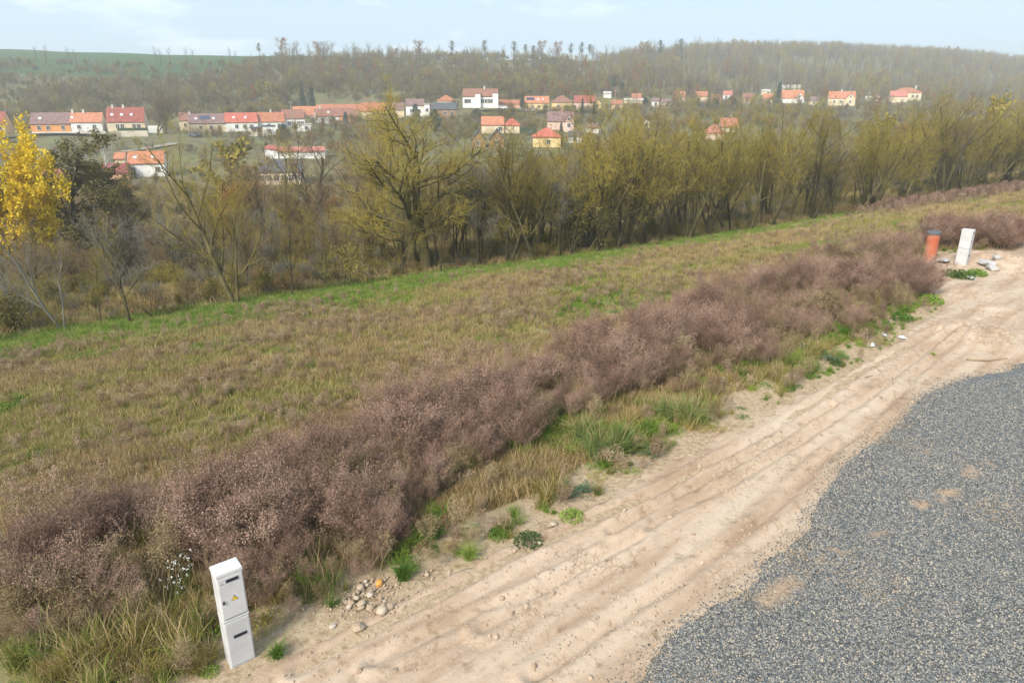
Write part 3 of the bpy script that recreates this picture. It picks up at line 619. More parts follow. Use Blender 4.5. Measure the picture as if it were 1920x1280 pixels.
_ng = {}
def scatter(name, protos, P, rot, scl, label=None, link_kind='stuff', idx=None):
    """ONE object: a cloud of points that carries plants or stones through geometry nodes"""
    n = len(P); me = bpy.data.meshes.new(name); me.vertices.add(n); me.vertices.foreach_set('co', np.asarray(P, np.float32).ravel())
    a = me.attributes.new('rot', 'FLOAT_VECTOR', 'POINT'); a.data.foreach_set('vector', np.asarray(rot, np.float32).ravel())
    a = me.attributes.new('scl', 'FLOAT', 'POINT'); a.data.foreach_set('value', np.asarray(scl, np.float32).ravel())
    if idx is None: idx = rng.integers(0, len(protos), n)
    a = me.attributes.new('pick', 'INT', 'POINT'); a.data.foreach_set('value', np.asarray(idx, np.int32))
    o = obj(name, me)
    ng = bpy.data.node_groups.new(name + '_spread', 'GeometryNodeTree')
    ng.interface.new_socket('Geometry', in_out='INPUT', socket_type='NodeSocketGeometry'); ng.interface.new_socket('Geometry', in_out='OUTPUT', socket_type='NodeSocketGeometry')
    N = ng.nodes; l = ng.links.new; gi = N.new('NodeGroupInput'); go = N.new('NodeGroupOutput'); ip = N.new('GeometryNodeInstanceOnPoints')
    if len(protos) > 1:
        j = N.new('GeometryNodeJoinGeometry')
        for p in reversed(protos):
            oi = N.new('GeometryNodeObjectInfo'); oi.inputs['Object'].default_value = p; oi.inputs['As Instance'].default_value = True; l(oi.outputs['Geometry'], j.inputs[0])
        l(j.outputs[0], ip.inputs['Instance']); ip.inputs['Pick Instance'].default_value = True
    else:
        oi = N.new('GeometryNodeObjectInfo'); oi.inputs['Object'].default_value = protos[0]; l(oi.outputs['Geometry'], ip.inputs['Instance'])
    def na(nm, ty):
        q = N.new('GeometryNodeInputNamedAttribute'); q.data_type = ty; q.inputs[0].default_value = nm; return q.outputs[0]
    l(gi.outputs[0], ip.inputs['Points']); l(na('rot', 'FLOAT_VECTOR'), ip.inputs['Rotation']); l(na('scl', 'FLOAT'), ip.inputs['Scale'])
    if len(protos) > 1: l(na('pick', 'INT'), ip.inputs['Instance Index'])
    l(ip.outputs[0], go.inputs[0])
    md = o.modifiers.new('spread', 'NODES'); md.node_group = ng
    tag(o, kind=link_kind)
    return o
def rots(n, tilt=.12): return np.stack([rng.normal(0, tilt, n), rng.normal(0, tilt, n), rng.uniform(0, 2 * np.pi, n)], 1)

# ------------------------------------------------------------------ plants of the near ground
M_WEED = mat('dead_weed', [(.085, .046, .032), (.235, .142, .106), (.41, .275, .21)], per_obj=.5, nscale=14)
M_WEED2 = mat('weed_stem', [(.16, .10, .07), (.34, .25, .17)], per_obj=.5)
M_WEEDG = mat('dull_weed', [(.09, .07, .028), (.24, .18, .09), (.40, .31, .17)], per_obj=.5, nscale=14)
M_WEEDB = mat('brown_weed', [(.10, .06, .03), (.24, .155, .09), (.40, .28, .18)], per_obj=.4, nscale=22)
M_WEEDT = mat('tan_weed', [(.17, .125, .07), (.33, .245, .15), (.48, .37, .24)], per_obj=.5, nscale=22)
M_OLIVE = mat('olive_grass', [(.10, .13, .022), (.21, .22, .04), (.33, .29, .08), (.42, .33, .15)], per_obj=.6, nscale=2, transl=.25)
M_GREEN = mat('lush_grass', [(.07, .15, .015), (.15, .26, .03), (.27, .34, .07)], per_obj=.7, nscale=2, transl=.25)
M_GREENY = mat('fresh_grass', [(.06, .12, .015), (.16, .25, .03), (.32, .37, .08)], per_obj=.6, nscale=2, transl=.25)
M_YGRASS = mat('yellow_grass', [(.13, .15, .03), (.25, .22, .05), (.40, .29, .10)], per_obj=.6, nscale=2, transl=.25)
M_STRAW = mat('straw', [(.38, .28, .14), (.55, .43, .25)], per_obj=.6, nscale=2, transl=.2)
M_THIST = mat('grey_green_leaf', [(.06, .11, .05), (.14, .2, .12)], per_obj=.5, nscale=3, transl=.2)
M_FLW = mat('white_petals', [(.65, .65, .6), (.78, .78, .74)], per_obj=.2)
M_DOCK = mat('dark_leaf', [(.04, .08, .02), (.09, .15, .03)], per_obj=.6, nscale=4, transl=.2)

def blades(r, n, h, spread, w, droop=.5, k=4, base=.05):
    az = r.uniform(0, 2 * np.pi, n); L = h * r.uniform(.55, 1.1, n); out = r.uniform(.15, 1, n) * spread
    t = np.linspace(0, 1, k)[None, :]; b0 = r.normal(0, base, (n, 2))
    rad = out[:, None] * (t ** 1.4) * L[:, None]; z = L[:, None] * (t - droop * r.uniform(.3, 1, n)[:, None] * t ** 2.4 * out[:, None])
    P = np.stack([b0[:, :1] + np.cos(az)[:, None] * rad, b0[:, 1:] + np.sin(az)[:, None] * rad, z], -1)
    P[:, 1:] += r.normal(0, h * .02, (n, k - 1, 3))
    W = w * r.uniform(.7, 1.2, n)[:, None] * (1.05 - t ** 2)
    return P, W
def p_tuft(name, seed, n, h, spread, w, m, droop=.5, base=.05, k=4, straw=0):
    r = np.random.default_rng(seed); b = PB(); P, W = blades(r, n, h, spread, w, droop, k, base); b.add(ribbons(P, W, r))
    if straw: P, W = blades(r, straw, h * 1.35, spread * .6, w * .8, droop * .6, k, base); b.add(ribbons(P, W, r), 1)
    return proto(name, b.mesh(name, [m, M_STRAW]))
def p_weed(name, seed, h=1.1, nb=26, heads=14, m=None, lean=.1, size=.019, stems=2):
    """dead branching weed: stems, fine side branches and a haze of dry seed heads"""
    r = np.random.default_rng(seed); b = PB()
    for q in range(stems):
        az = r.uniform(0, 6.28); ln = r.normal(0, lean, 2); hh = h * r.uniform(.75, 1.1); t = np.linspace(0, 1, 6)
        S = np.stack([r.normal(0, .06) + ln[0] * hh * t ** 1.5, r.normal(0, .06) + ln[1] * hh * t ** 1.5, hh * t], 1); S[1:] += r.normal(0, .012, (5, 3))
        b.add(tubes(S[None], (.006 * (1.1 - t))[None], 3), 1)
        tb = r.uniform(.22, 1, nb) ** .8; o = np.stack([np.interp(tb, t, S[:, i]) for i in range(3)], 1)
        a = r.uniform(0, 6.28, nb); bl = h * .42 * (1.15 - tb) * r.uniform(.6, 1.2, nb) + .06
        kk = np.linspace(0, 1, 4)[None, :, None]; d = np.stack([np.cos(a), np.sin(a), r.uniform(.5, 1.3, nb)], 1); d = norm(d)
        B = o[:, None] + d[:, None] * bl[:, None, None] * kk + np.array([0, 0, 1.]) * (bl[:, None, None] * .35 * kk ** 2) + np.concatenate([np.zeros((nb, 1, 3)), r.normal(0, .014, (nb, 3, 3))], 1)
        b.add(ribbons(B, np.full((nb, 4), .0045), r), 1)
        c = (B[:, 1:, None] * np.ones((1, 1, heads, 1))).reshape(-1, 3); c = c + r.normal(0, .034 * h, c.shape) * np.array([1, 1, .9])
        b.add(bits(c, r.uniform(.6, 1.7, len(c)) * size, r, asp=.5), 0)
    return proto(name, b.mesh(name, [m or M_WEED, M_WEED2]))
def p_leafy(name, seed, n, h, R, m, size=.07):
    r = np.random.default_rng(seed); b = PB(); th = r.uniform(0, 6.28, n); rr = R * np.sqrt(r.uniform(0, 1, n)); z = h * r.uniform(.1, 1, n) * (1 - .6 * (rr / R) ** 2)
    b.add(bits(np.stack([rr * np.cos(th), rr * np.sin(th), z], 1), r.uniform(.5, 1.3, n) * size, r, asp=.5))
    P, W = blades(r, n // 6, h, .6, .006, .2); b.add(ribbons(P, W, r), 0)
    return proto(name, b.mesh(name, [m]))
def p_rosette(name, seed, n, h, L, m):
    """thistle-like rosette: long toothed arching leaves"""
    r = np.random.default_rng(seed); b = PB(); az = r.uniform(0, 6.28, n); k = 6; t = np.linspace(0, 1, k)[None]; LL = L * r.uniform(.6, 1.1, n)[:, None]
    P = np.stack([np.cos(az)[:, None] * LL * t, np.sin(az)[:, None] * LL * t, h * r.uniform(.4, 1, n)[:, None] * np.sin(t * 2.3)], -1)
    b.add(ribbons(P, np.full((n, k), .012), r))
    kk = 9; f = np.linspace(.15, 1, kk)
    for s_ in (-1, 1):
        o = np.stack([np.stack([np.interp(f, t[0], P[i, :, j]) for j in range(3)], 1) for i in range(n)]); sd = np.stack([-np.sin(az), np.cos(az), np.zeros(n)], 1)[:, None] * s_
        e = o + sd * (.055 * np.sin(f * 2.8)[None, :, None]) + norm(P[:, -1] - P[:, 0])[:, None] * .02
        b.add(ribbons(np.stack([o, (o + e) / 2, e], 2).reshape(-1, 3, 3), np.tile([.02, .014, .003], (n * kk, 1)), r))
    return proto(name, b.mesh(name, [m]))
def p_flower(name, seed, h=.7):
    r = np.random.default_rng(seed); b = PB(); n = 16; P, W = blades(r, n, h, .35, .006, .1); b.add(ribbons(P, W, r), 1)
    c = P[:, -1]; c = (c[:, None] + r.normal(0, .012, (n, 6, 3))).reshape(-1, 3); b.add(bits(c, np.full(len(c), .02), r, asp=.8), 0)
    return proto(name, b.mesh(name, [M_FLW, M_GREEN]))
weeds = [p_weed('dead_weed_plant', 10 + i, h=1.0 + .08 * i, lean=.06 + .05 * i, stems=3, heads=9) for i in range(6)]
weeds_d = [p_weed('dull_weed_plant', 30 + i, h=.85, lean=.1, m=M_WEEDG, stems=3, heads=8) for i in range(4)]
weeds_s = [p_weed('small_weed_plant', 50 + i, h=.5, nb=14, heads=5, m=(M_WEEDT, M_WEEDT, M_WEEDB, M_WEEDT, M_WEEDB)[i], lean=.12, size=.02, stems=3) for i in range(5)]
tufts_o = [p_tuft('meadow_tuft', 70 + i, 44, .2, .8, .011, M_OLIVE, base=.09, k=3, straw=5) for i in range(5)]
M_STRAWG = mat('ochre_grass', [(.14, .095, .035), (.31, .22, .085), (.50, .38, .19)], per_obj=.6, nscale=2, transl=.25)
tufts_s = [p_tuft('ochre_tuft', 75 + i, 44, .22, .8, .010, M_STRAWG, base=.09, k=3, straw=8) for i in range(3)]
tufts_g = [p_tuft('green_tuft', 80 + i, 46, .2, .8, .012, M_GREEN, base=.1, k=3) for i in range(4)]
tufts_y = [p_tuft('arching_tuft', 90 + i, 70, .65, .8, .011, (M_YGRASS, M_YGRASS, M_GREEN)[i % 3], droop=.9, base=.08, k=5, straw=10) for i in range(5)]
tufts_l = [p_tuft('lush_tuft', 130 + i, 80, .42, .9, .013, (M_GREEN, M_GREENY)[i % 2], droop=.9, base=.07, k=5) for i in range(4)]
leafy = [p_leafy('low_leaves', 100 + i, 160, .16, .28, (M_OLIVE, M_GREEN)[i % 2], .05) for i in range(3)]
stalks = [p_tuft('straw_stalks', 120 + i, 10, 1.0, .3, .007, M_STRAW, droop=.5, base=.12, k=5) for i in range(2)]

BAND = np.concatenate([poly_at(BAND_LO), poly_at(BAND_HI)])
def sample(n, x0, x1, y0, y1): return rng.uniform(x0, x1, n), rng.uniform(y0, y1, n)
def vis(x, y, m=.06):
    u = x / np.maximum(y, .5); return (np.abs(u) < .80 + m + .6 / np.maximum(y, 1)) & (y > 1.5)
def put(x, y, z): return np.stack([x, y, z], 1)
def keep_clear(x, y, rr=((-4.0, 8.0, .55),)):
    k = np.ones(len(x), bool)
    for cx, cy, q in rr: k &= np.hypot(x - cx, y - cy) > q
    # keep the line of sight to the front cabinet free of tall plants
    return k
# tall dead weeds in a long band beside the track
x, y = sample(52000, -16, 34, 3, 36)
d_in = inpoly(x, y, BAND); cl = fbm(x, y, 1.7, 3, 200)
dens = np.clip((cl - .27) * 3.8, .06, 1) * np.clip(14 / np.hypot(x, y), .35, 1)
s_, n_ = sn(x, y); nl = n_track(s_)
pocket = np.exp(-((x + 5.3) ** 2 + (y - 7.6) ** 2) / 1.9)       # open grassy pocket behind and left of the front cabinet
edge_soft = sstep(-.1, .9, n_ - nl)
corner = sstep(9.2, 7.2, y) * sstep(-3.6, -4.6, x)
ok = d_in & (rng.random(len(x)) < dens * (1 - .85 * pocket) * (.25 + .75 * edge_soft) * (1 - .72 * corner)) & keep_clear(x, y, ((-4.15, 8.2, .5), (-4.0, 7.7, .5), (-3.7, 7.4, .6), (float(at(352, 1120).x), float(at(352, 1120).y), .45), (float(at(352, 1120).x) + .2, float(at(352, 1120).y) - .6, .45)))
ok &= ~((np.hypot(x - .9, y - 11.2) < .8) | (np.hypot(x - 3.0, y - 13.2) < 1.1) | (np.hypot(x - 5.3, y - 15.3) < 1.1))
x, y = x[ok], y[ok]; hh = (.72 + .5 * fbm(x, y, 2.6, 3, 203)) * rng.uniform(.72, 1.15, len(x)); hh *= .68 + .34 * sstep(0, 1.1, poly_dist(x, y, np.concatenate([BAND, BAND[:1]])))
hh *= .72 + .5 * sstep(.35, .65, fbm(x, y, 1.2, 2, 206))
pk = np.where(rng.random(len(x)) < .12 + .5 * np.exp(-(np.maximum(sn(x, y)[1] - n_track(sn(x, y)[0]), 0) / 1.2) ** 2) + .5 * (fbm(x, y, 3, 3, 205) > .58), rng.integers(6, 10, len(x)), rng.integers(0, 6, len(x)))
scatter('dry_weeds', weeds + weeds_d, put(x, y, H(x, y, False)), rots(len(x), .13), hh, idx=pk)
print('weeds', len(x))
# bushes of weed near the second cabinet
P2 = []
for cx, cy, r_, n in ((1770, 452, .9, 90), (1815, 447, .8, 60), (1868, 452, .9, 90), (1760, 440, .7, 60), (1885, 445, .7, 50), (1720, 545, .5, 25), (1710, 535, .5, 25)):
    c = at(cx, cy + 12); a = rng.uniform(0, 6.28, n); q = r_ * np.sqrt(rng.random(n)); P2.append(np.stack([c.x + q * np.cos(a), c.y + q * np.sin(a)], 1))
P2 = np.concatenate(P2); scatter('brown_weeds', weeds, put(P2[:, 0], P2[:, 1], H(P2[:, 0], P2[:, 1], False)), rots(len(P2), .2), rng.uniform(.8, 1.15, len(P2)))

# undergrowth of long yellow-green grass inside and in front of the band
x, y = sample(30000, -16, 34, 3, 36); s_, n_ = sn(x, y); nl = n_track(s_); e = n_ - nl
ok = (e > -.05) & (e < 5.5) & vis(x, y); corner = sstep(9.6, 8.0, y) * sstep(-3.3, -4.6, x)
pr = .08 + .8 * np.exp(-((e - 1.0) / 1.1) ** 2) * (fbm(x, y, .8, 3, 210) > .50) + .55 * corner + .6 * np.exp(-((x + 5.3) ** 2 + (y - 7.6) ** 2) / 2.2)
ok &= (rng.random(len(x)) < pr) & keep_clear(x, y, ((-4.15, 8.25, .38), (-3.85, 7.7, .5)))
x, y = x[ok], y[ok]; s_, n_ = sn(x, y); e = n_ - n_track(s_)
scatter('long_grass', tufts_y + leafy + tufts_l, put(x, y, H(x, y, False)), rots(len(x), .1), rng.uniform(.5, 1.25, len(x)) * (.3 + .7 * sstep(0, .9, e)), idx=np.where((fbm(x, y, 1.6, 3, 214) > .63) | (x < -2.5), rng.integers(0, 8, len(x)), rng.integers(5, 12, len(x))))
print('long grass', len(x))
x, y = sample(16000, -10, 30, 4, 34); s_, n_ = sn(x, y); e = n_ - n_track(s_); ok = (e > .05) & (e < 2.6) & vis(x, y) & (rng.random(len(x)) < .5 * (fbm(x, y, 1.1, 3, 216) > .48)) & keep_clear(x, y, ((-4.15, 8.25, .4), (-3.85, 7.7, .5)))
x, y = x[ok], y[ok]; scatter('verge_weeds', weeds_s + weeds_d[:2] + leafy, put(x, y, H(x, y, False)), rots(len(x), .15), rng.uniform(.35, .95, len(x)))
# sparse straw stalks over the band
x, y = sample(2600, -14, 30, 4, 34); ok = inpoly(x, y, BAND) & vis(x, y); ok &= keep_clear(x, y, ((-4., 8., .7),)); x, y = x[ok], y[ok]
scatter('straw_stalks', stalks, put(x, y, H(x, y, False)), rots(len(x), .15), rng.uniform(.6, 1.2, len(x)))

# meadow: low olive grass everywhere in the field, greener strip along the trees, small brown weeds in drifts
def field_pts(n, seed):
    r = np.random.default_rng(seed); D = 6 * (100 / 6) ** r.random(n) ; u = r.uniform(-.86, .86, n); x, y = u * D, D
    s_, n_ = sn(x, y); return x, y, s_, n_, r
x, y, s_, n_, r = field_pts(190000, 1); nl, ne = n_track(s_), n_edge(s_)
bandd = inpoly(x, y, BAND)
ok = (n_ > nl + 1.2) & (n_ < ne - 4.6 + 2.4 * (fbm(x, y, 3, 3, 220) - .5) * 2) & (~bandd | (rng.random(len(x)) < .25)) & (y > 5)
thin = fbm(x, y, 2.2, 3, 221); ok &= rng.random(len(x)) < np.clip(thin * 1.6 - .1, .15, 1)
x1, y1 = x[ok], y[ok]; sc = rng.uniform(.45, 1.1, len(x1)) * (1 + .010 * np.hypot(x1, y1)); gi = np.where(fbm(x1, y1, 3.3, 3, 222) > .60, rng.integers(5, 12, len(x1)), rng.integers(0, 5, len(x1))); s1, n1 = sn(x1, y1); gi = np.where(rng.random(len(x1)) < np.clip((fbm(s1 * .45, n1, 2.6, 3, 224) - .40) * 4.5, .12, .9), rng.integers(12, 15, len(x1)), gi)
scatter('meadow_grass', tufts_o + tufts_g + leafy + tufts_s, put(x1, y1, H(x1, y1, False)), rots(len(x1)), sc, idx=gi); print('meadow', len(x1))
ok = (n_ > ne - 6.0 + 3 * (fbm(x, y, 3, 3, 220) - .5)) & (n_ < ne + .8); x1, y1 = x[ok], y[ok]
scatter('green_strip_grass', tufts_g + tufts_o[:1], put(x1, y1, H(x1, y1, False)), rots(len(x1)), rng.uniform(.8, 1.5, len(x1))); print('strip', len(x1))
x, y, s_, n_, r = field_pts(70000, 2); nl, ne = n_track(s_), n_edge(s_)
dr = fbm(s_ * .35, n_, 2.2, 4, 230); ok = (n_ > nl + 3) & (n_ < ne - 3) & ~inpoly(x, y, BAND) & (rng.random(len(x)) < np.clip((dr - .46) * 2.2, .06, .45))
x1, y1 = x[ok], y[ok]; scatter('field_weeds', weeds_s, put(x1, y1, H(x1, y1, False)), rots(len(x1), .15), rng.uniform(.3, .8, len(x1)) * (1 + .004 * np.hypot(x1, y1))); print('small weeds', len(x1))
# purple drift of weeds at the far right of the field
x, y = sample(26000, 30, 110, 40, 105); s_, n_ = sn(x, y); ne = n_edge(s_); ok = (n_ < ne - 3) & (n_ > ne - 11) & vis(x, y) & (rng.random(len(x)) < np.clip((fbm(s_ * .2, n_, 2, 3, 240) - .3) * 3, 0, 1) * sstep(55, 70, s_))
x1, y1 = x[ok], y[ok]; scatter('far_field_weeds', weeds_s + weeds[:1], put(x1, y1, H(x1, y1, False)), rots(len(x1), .1), rng.uniform(.8, 1.3, len(x1)) * .9, idx=np.minimum(rng.integers(0, 7, len(x1)), 5))

# crushed stones and clay clods
M_STONE = mat('broken_stone', [(.055, .06, .062), (.13, .138, .14), (.205, .21, .205), (.40, .35, .28)], per_obj=1., rough=.85)
M_CLOD = mat('clay_clod', [(.30, .22, .155), (.44, .345, .26)], per_obj=.7, nscale=8, rough=.95)
M_ROCK = mat('pale_rock', [(.34, .25, .17), (.46, .37, .27), (.52, .46, .38)], per_obj=.7, nscale=8, rough=.9, bump=.5)
M_CONC = mat('broken_concrete', [(.36, .35, .34), (.47, .46, .45)], per_obj=.4, nscale=5, rough=.9, bump=.5)
def rock_mesh(name, seed, m, sub=1, k=.28, flat=.7):
    import bmesh
    bm = bmesh.new(); bmesh.ops.create_icosphere(bm, subdivisions=sub, radius=.5); r = np.random.default_rng(seed); ax = r.uniform(.75, 1.3, 3); ax[2] *= flat
    for v in bm.verts:
        q = 1 + r.normal(0, k * .35); v.co = Vector([v.co[i] * ax[i] * q for i in range(3)])
    me = bpy.data.meshes.new(name); bm.to_mesh(me); bm.free(); me.materials.append(m); return me
M_STONED = mat('dusty_stone', [(.12, .10, .075), (.24, .19, .13), (.42, .33, .23)], per_obj=1., rough=.9)
stones = [proto('stone_chip', rock_mesh('stone_chip', 300 + i, M_STONE if i < 5 else M_STONED, 0 if i % 5 < 3 else 1, .5)) for i in range(8)]
clods = [proto('clod', rock_mesh('clod', 320 + i, M_CLOD, 1, .5)) for i in range(4)]
x, y = sample(700000, 0, 20, 2, 24); ok = inpoly(x, y, GPOLY) & vis(x, y, .08); x, y = x[ok], y[ok]
ok = rng.random(len(x)) < (1 - .6 * np.exp(-(poly_dist(x, y, SANDP) / .2) ** 2) * np.clip(fbm(x, y, .3, 4, 97) * 4 - 1.6, 0, 1)) * np.clip(9 / np.hypot(x, y), .3, 1); x, y = x[ok], y[ok]
k2 = rng.integers(0, len(gl), 9000); g2 = gl[k2] + rng.normal(0, .16, (9000, 2)); x = np.concatenate([x, g2[:, 0]]); y = np.concatenate([y, g2[:, 1]])
de = poly_dist(x, y, gl[::6]); ins = inpoly(x, y, GPOLY); zg = np.where(ins, gravel_z(x, y, de) + .004, track_z(x, y) + .006)
scatter('gravel_stones', stones, put(x, y, zg), rng.uniform(0, 6.28, (len(x), 3)), rng.uniform(.011, .029, len(x)) * np.where(rng.random(len(x)) < .03, 1.6, 1), idx=np.where(rng.random(len(x)) < .05 + 3.5 * np.clip(fbm(x, y, 1.6, 4, 99) - .55, 0, .25), rng.integers(5, 8, len(x)), rng.integers(0, 5, len(x)))); print('stones', len(x))
C = []
for P, n in ((RUTS[0], 500), (RUTS[1], 900), (RUTS[2], 700), (RUTS[4], 300)):
    t = rng.random(n) * (len(P) - 1); i = t.astype(int); f = t - i; q = P[i, :2] * (1 - f[:, None]) + P[i + 1, :2] * f[:, None] + rng.normal(0, .28, (n, 2)); C.append(q[fbm(q[:, 0], q[:, 1], 1.1, 3, 250) > .56])
for (px, py), n, r_ in (((1850, 635), 420, 1.0), ((1900, 500), 500, 2.2), ((1850, 490), 350, 1.6), ((1810, 545), 300, 1.8), ((1868, 585), 150, .9)):
    c = HEAPC[(px, py)]; C.append(np.array([[c.x, c.y]]) + rng.normal(0, r_ * .7, (n, 2)))
C.append(np.stack(sample(9000, -6, 30, 4, 34), 1))
c0 = at(690, 1120); C.append(np.array([[c0.x, c0.y]]) + rng.normal(0, 1, (380, 2)) * [.55, .35])
C = np.concatenate(C); s_, n_ = sn(C[:, 0], C[:, 1]); C = C[(n_ < n_track(s_) + .7) & (C[:, 1] > 3)]; C = C[~inpoly(C[:, 0], C[:, 1], GPOLY)]
big = rng.random(len(C)) < .08
scatter('clay_clods', clods, put(C[:, 0], C[:, 1], track_z(C[:, 0], C[:, 1]) + .004), rng.uniform(0, 6.28, (len(C), 3)), rng.uniform(.015, .05, len(C)) * np.where(big, 2.2, 1))
# ------------------------------------------------------------------ trees
M_BARK = mat('mossy_bark', [(.035, .03, .018), (.08, .068, .03), (.16, .135, .055)], per_obj=.35, nscale=1.2, detail=8, rough=.95)
M_TWIG = mat('mossy_twig', [(.13, .10, .018), (.25, .20, .032), (.37, .295, .06)], per_obj=.5, nscale=.6, rough=.95)
M_TWIGB = mat('brown_twig', [(.11, .078, .04), (.18, .125, .065), (.27, .19, .105)], per_obj=.5, nscale=.6, rough=.95)
M_TWIGG = mat('grey_twig', [(.13, .12, .1), (.2, .19, .16), (.3, .28, .24)], per_obj=.4, nscale=.6, rough=.95)
M_BIRCH = mat('birch_bark', [(.3, .29, .26), (.52, .5, .46)], per_obj=.2, nscale=3, rough=.8)
M_LEAFY = mat('golden_leaf', [(.58, .40, .015), (.74, .54, .025), (.8, .62, .07)], per_obj=.0, nscale=1.2, transl=.35)
M_LEAFR = mat('rust_leaf', [(.2, .09, .03), (.32, .15, .05), (.4, .22, .07)], per_obj=.2, nscale=1.2, transl=.3)
M_LEAFO = mat('dull_olive_leaf', [(.08, .07, .025), (.15, .13, .04), (.24, .20, .07)], per_obj=.3, nscale=.8, transl=.2)
M_LEAFG = mat('yellow_green_leaf', [(.20, .19, .035), (.34, .28, .055), (.44, .35, .08)], per_obj=.3, nscale=1., transl=.3)
M_NEEDLE = mat('needle', [(.022, .045, .025), (.04, .075, .04), (.065, .1, .055)], per_obj=.4, nscale=.7)
M_NEEDLEB = mat('blue_needle', [(.04, .08, .075), (.08, .13, .12)], per_obj=.3, nscale=.7)

def grow(r, Ht, P):
    """returns polylines per level: list of (pts k x 3, radii k)"""
    out = [[] for _ in range(6)]; ks = (8, 7, 5, 4, 3, 3); mxl = P['levels']
    def br(p, d, L, rad, lv):
        k = ks[lv]; pts = [p]; q = p.copy(); d = d / np.linalg.norm(d); st = L / (k - 1); wig = P['wig'][lv]; tr = P['trop'][lv]
        for i in range(k - 1):
            d = d + r.normal(0, wig, 3) + np.array([0, 0, tr]); d = d / np.linalg.norm(d); q = q + d * st; pts.append(q)
        pts = np.array(pts); t = np.linspace(0, 1, k); tip = P['tip'][lv]; rr = rad * (1 - (1 - tip) * t); out[lv].append((pts, rr))
        if lv + 1 > mxl: return
        n = P['nc'][lv]; n = int(r.integers(max(1, int(n * .8)), int(n * 1.2) + 1)); a0 = r.uniform(0, 6.28)
        for i in range(n):
            f = P['t0'][lv] + (1 - P['t0'][lv]) * ((i + r.uniform(.1, .9)) / n); x = f * (k - 1); j = min(int(x), k - 2); w = x - j
            pp = pts[j] * (1 - w) + pts[j + 1] * w; tg = pts[j + 1] - pts[j]; tg = tg / np.linalg.norm(tg)
            ang = math.radians(P['ang'][lv] * r.uniform(.7, 1.3)); a0 += 2.4 + r.normal(0, .4)
            u = np.cross(tg, [0.3, .2, 1.]); u /= np.linalg.norm(u) + 1e-9; v = np.cross(tg, u)
            dd = tg * math.cos(ang) + (u * math.cos(a0) + v * math.sin(a0)) * math.sin(ang)
            LL = L * P['lr'][lv] * r.uniform(.65, 1.15) * (1 - P['sh'][lv] * f); rc = np.interp(f, t, rr) * P['rr'][lv] * r.uniform(.8, 1.1)
            br(pp, dd, LL, max(rc, P['rmin']), lv + 1)
    for p0, d0, L0, r0 in P['stems']: br(np.array(p0, float), np.array(d0, float), L0 * Ht, r0 * Ht, 0)
    return out
BASE = dict(levels=4, wig=(.05, .09, .12, .15, .18), trop=(.03, .09, .09, .08, .05), tip=(.45, .3, .35, .45, .6), nc=(7, 8, 8, 6), t0=(.25, .18, .12, .1), ang=(38, 38, 42, 45),
            lr=(.72, .55, .5, .5), sh=(.35, .3, .25, .2), rr=(.6, .55, .55, .6), rmin=.0035, stems=[((0, 0, -.2), (0, 0, 1), .62, .016)])
def tree_meshes(name, seed, Ht, P, mb, mt, leaf=None, nleaf=0, lsize=.09, ltop=0.):
    """trunk mesh with the limbs, crown mesh with twigs and any leaves still hanging"""
    r = np.random.default_rng(seed); lv = grow(r, Ht, P); T = PB(); C = PB()
    for i, pl in enumerate(lv):
        if not pl: continue
        A = np.stack([p for p, _ in pl]); R = np.stack([q for _, q in pl])
        (T if i <= P.get('dark', 1) else C).add(tubes(A, R, (7, 5, 4, 3, 3, 3)[i]), 0)
    if leaf is not None:
        E = np.concatenate([np.concatenate([p for p, _ in lv[i]]) for i in range(max(2, P['levels'] - 1), 5) if lv[i]])
        E = E[E[:, 2] > ltop * Ht]; pk = E[r.integers(0, len(E), nleaf)] + r.normal(0, .11, (nleaf, 3)); C.add(bits(pk, r.uniform(.6, 1.4, nleaf) * lsize, r, asp=.75), 1)
    return T.mesh(name + '_trunk', [mb]), C.mesh(name + '_crown', [mt, leaf or mt]), float(np.percentile(np.concatenate(C.V)[:, 2], 97.5))
def P_(**k): d = dict(BASE); d.update(k); return d
KINDS = {}
def reg(key, *a, **k): KINDS.setdefault(key, []).append(tree_meshes(*a, **k))
for i in range(6):   # vase-shaped multi-limbed trees of the field edge
    r = np.random.default_rng(500 + i); ns = (2, 3, 2, 4, 3, 1)[i]
    st = [((r.normal(0, .15), r.normal(0, .15), -.3), (r.normal(0, .2), r.normal(0, .2), 1), r.uniform(.55, .72), r.uniform(.008, .012)) for _ in range(ns)]
    reg('vase', 'vase', 510 + i, 10, P_(stems=st, dark=2, rmin=.0075, nc=(max(3, 13 // ns), 8, 7, 5), ang=((34, 44, 38, 30, 40, 50)[i], 38, 42, 46)), M_BARK, M_TWIG, M_LEAFO, 260, .06)
for i in range(3):   # thin understorey trees
    r = np.random.default_rng(530 + i); st = [((r.normal(0, .2), r.normal(0, .2), -.2), (r.normal(0, .12), r.normal(0, .12), 1), r.uniform(.6, .8), .0075) for _ in range((1, 2, 3)[i])]
    reg('slim', 'slim', 540 + i, 8, P_(rmin=.006, stems=st, nc=(8, 6, 6, 4), ang=(30, 36, 40, 45), lr=(.5, .5, .5, .5)), M_BARK, (M_TWIG, M_TWIGG, M_TWIGB)[i], M_LEAFO, 200, .06)
for i in range(3):
    r = np.random.default_rng(560 + i); st = [((r.normal(0, .2), r.normal(0, .2), -.2), (r.normal(0, .25), r.normal(0, .25), 1), r.uniform(.5, .7), .013) for _ in range((3, 2, 4)[i])]
    reg('willow', 'willow', 570 + i, 11, P_(stems=st, dark=2, rmin=.009, nc=(6, 8, 8, 5), ang=(36, 40, 42, 48), wig=(.09, .12, .14, .16, .2)), M_BARK, M_TWIGB, M_LEAFR, 300, .07)
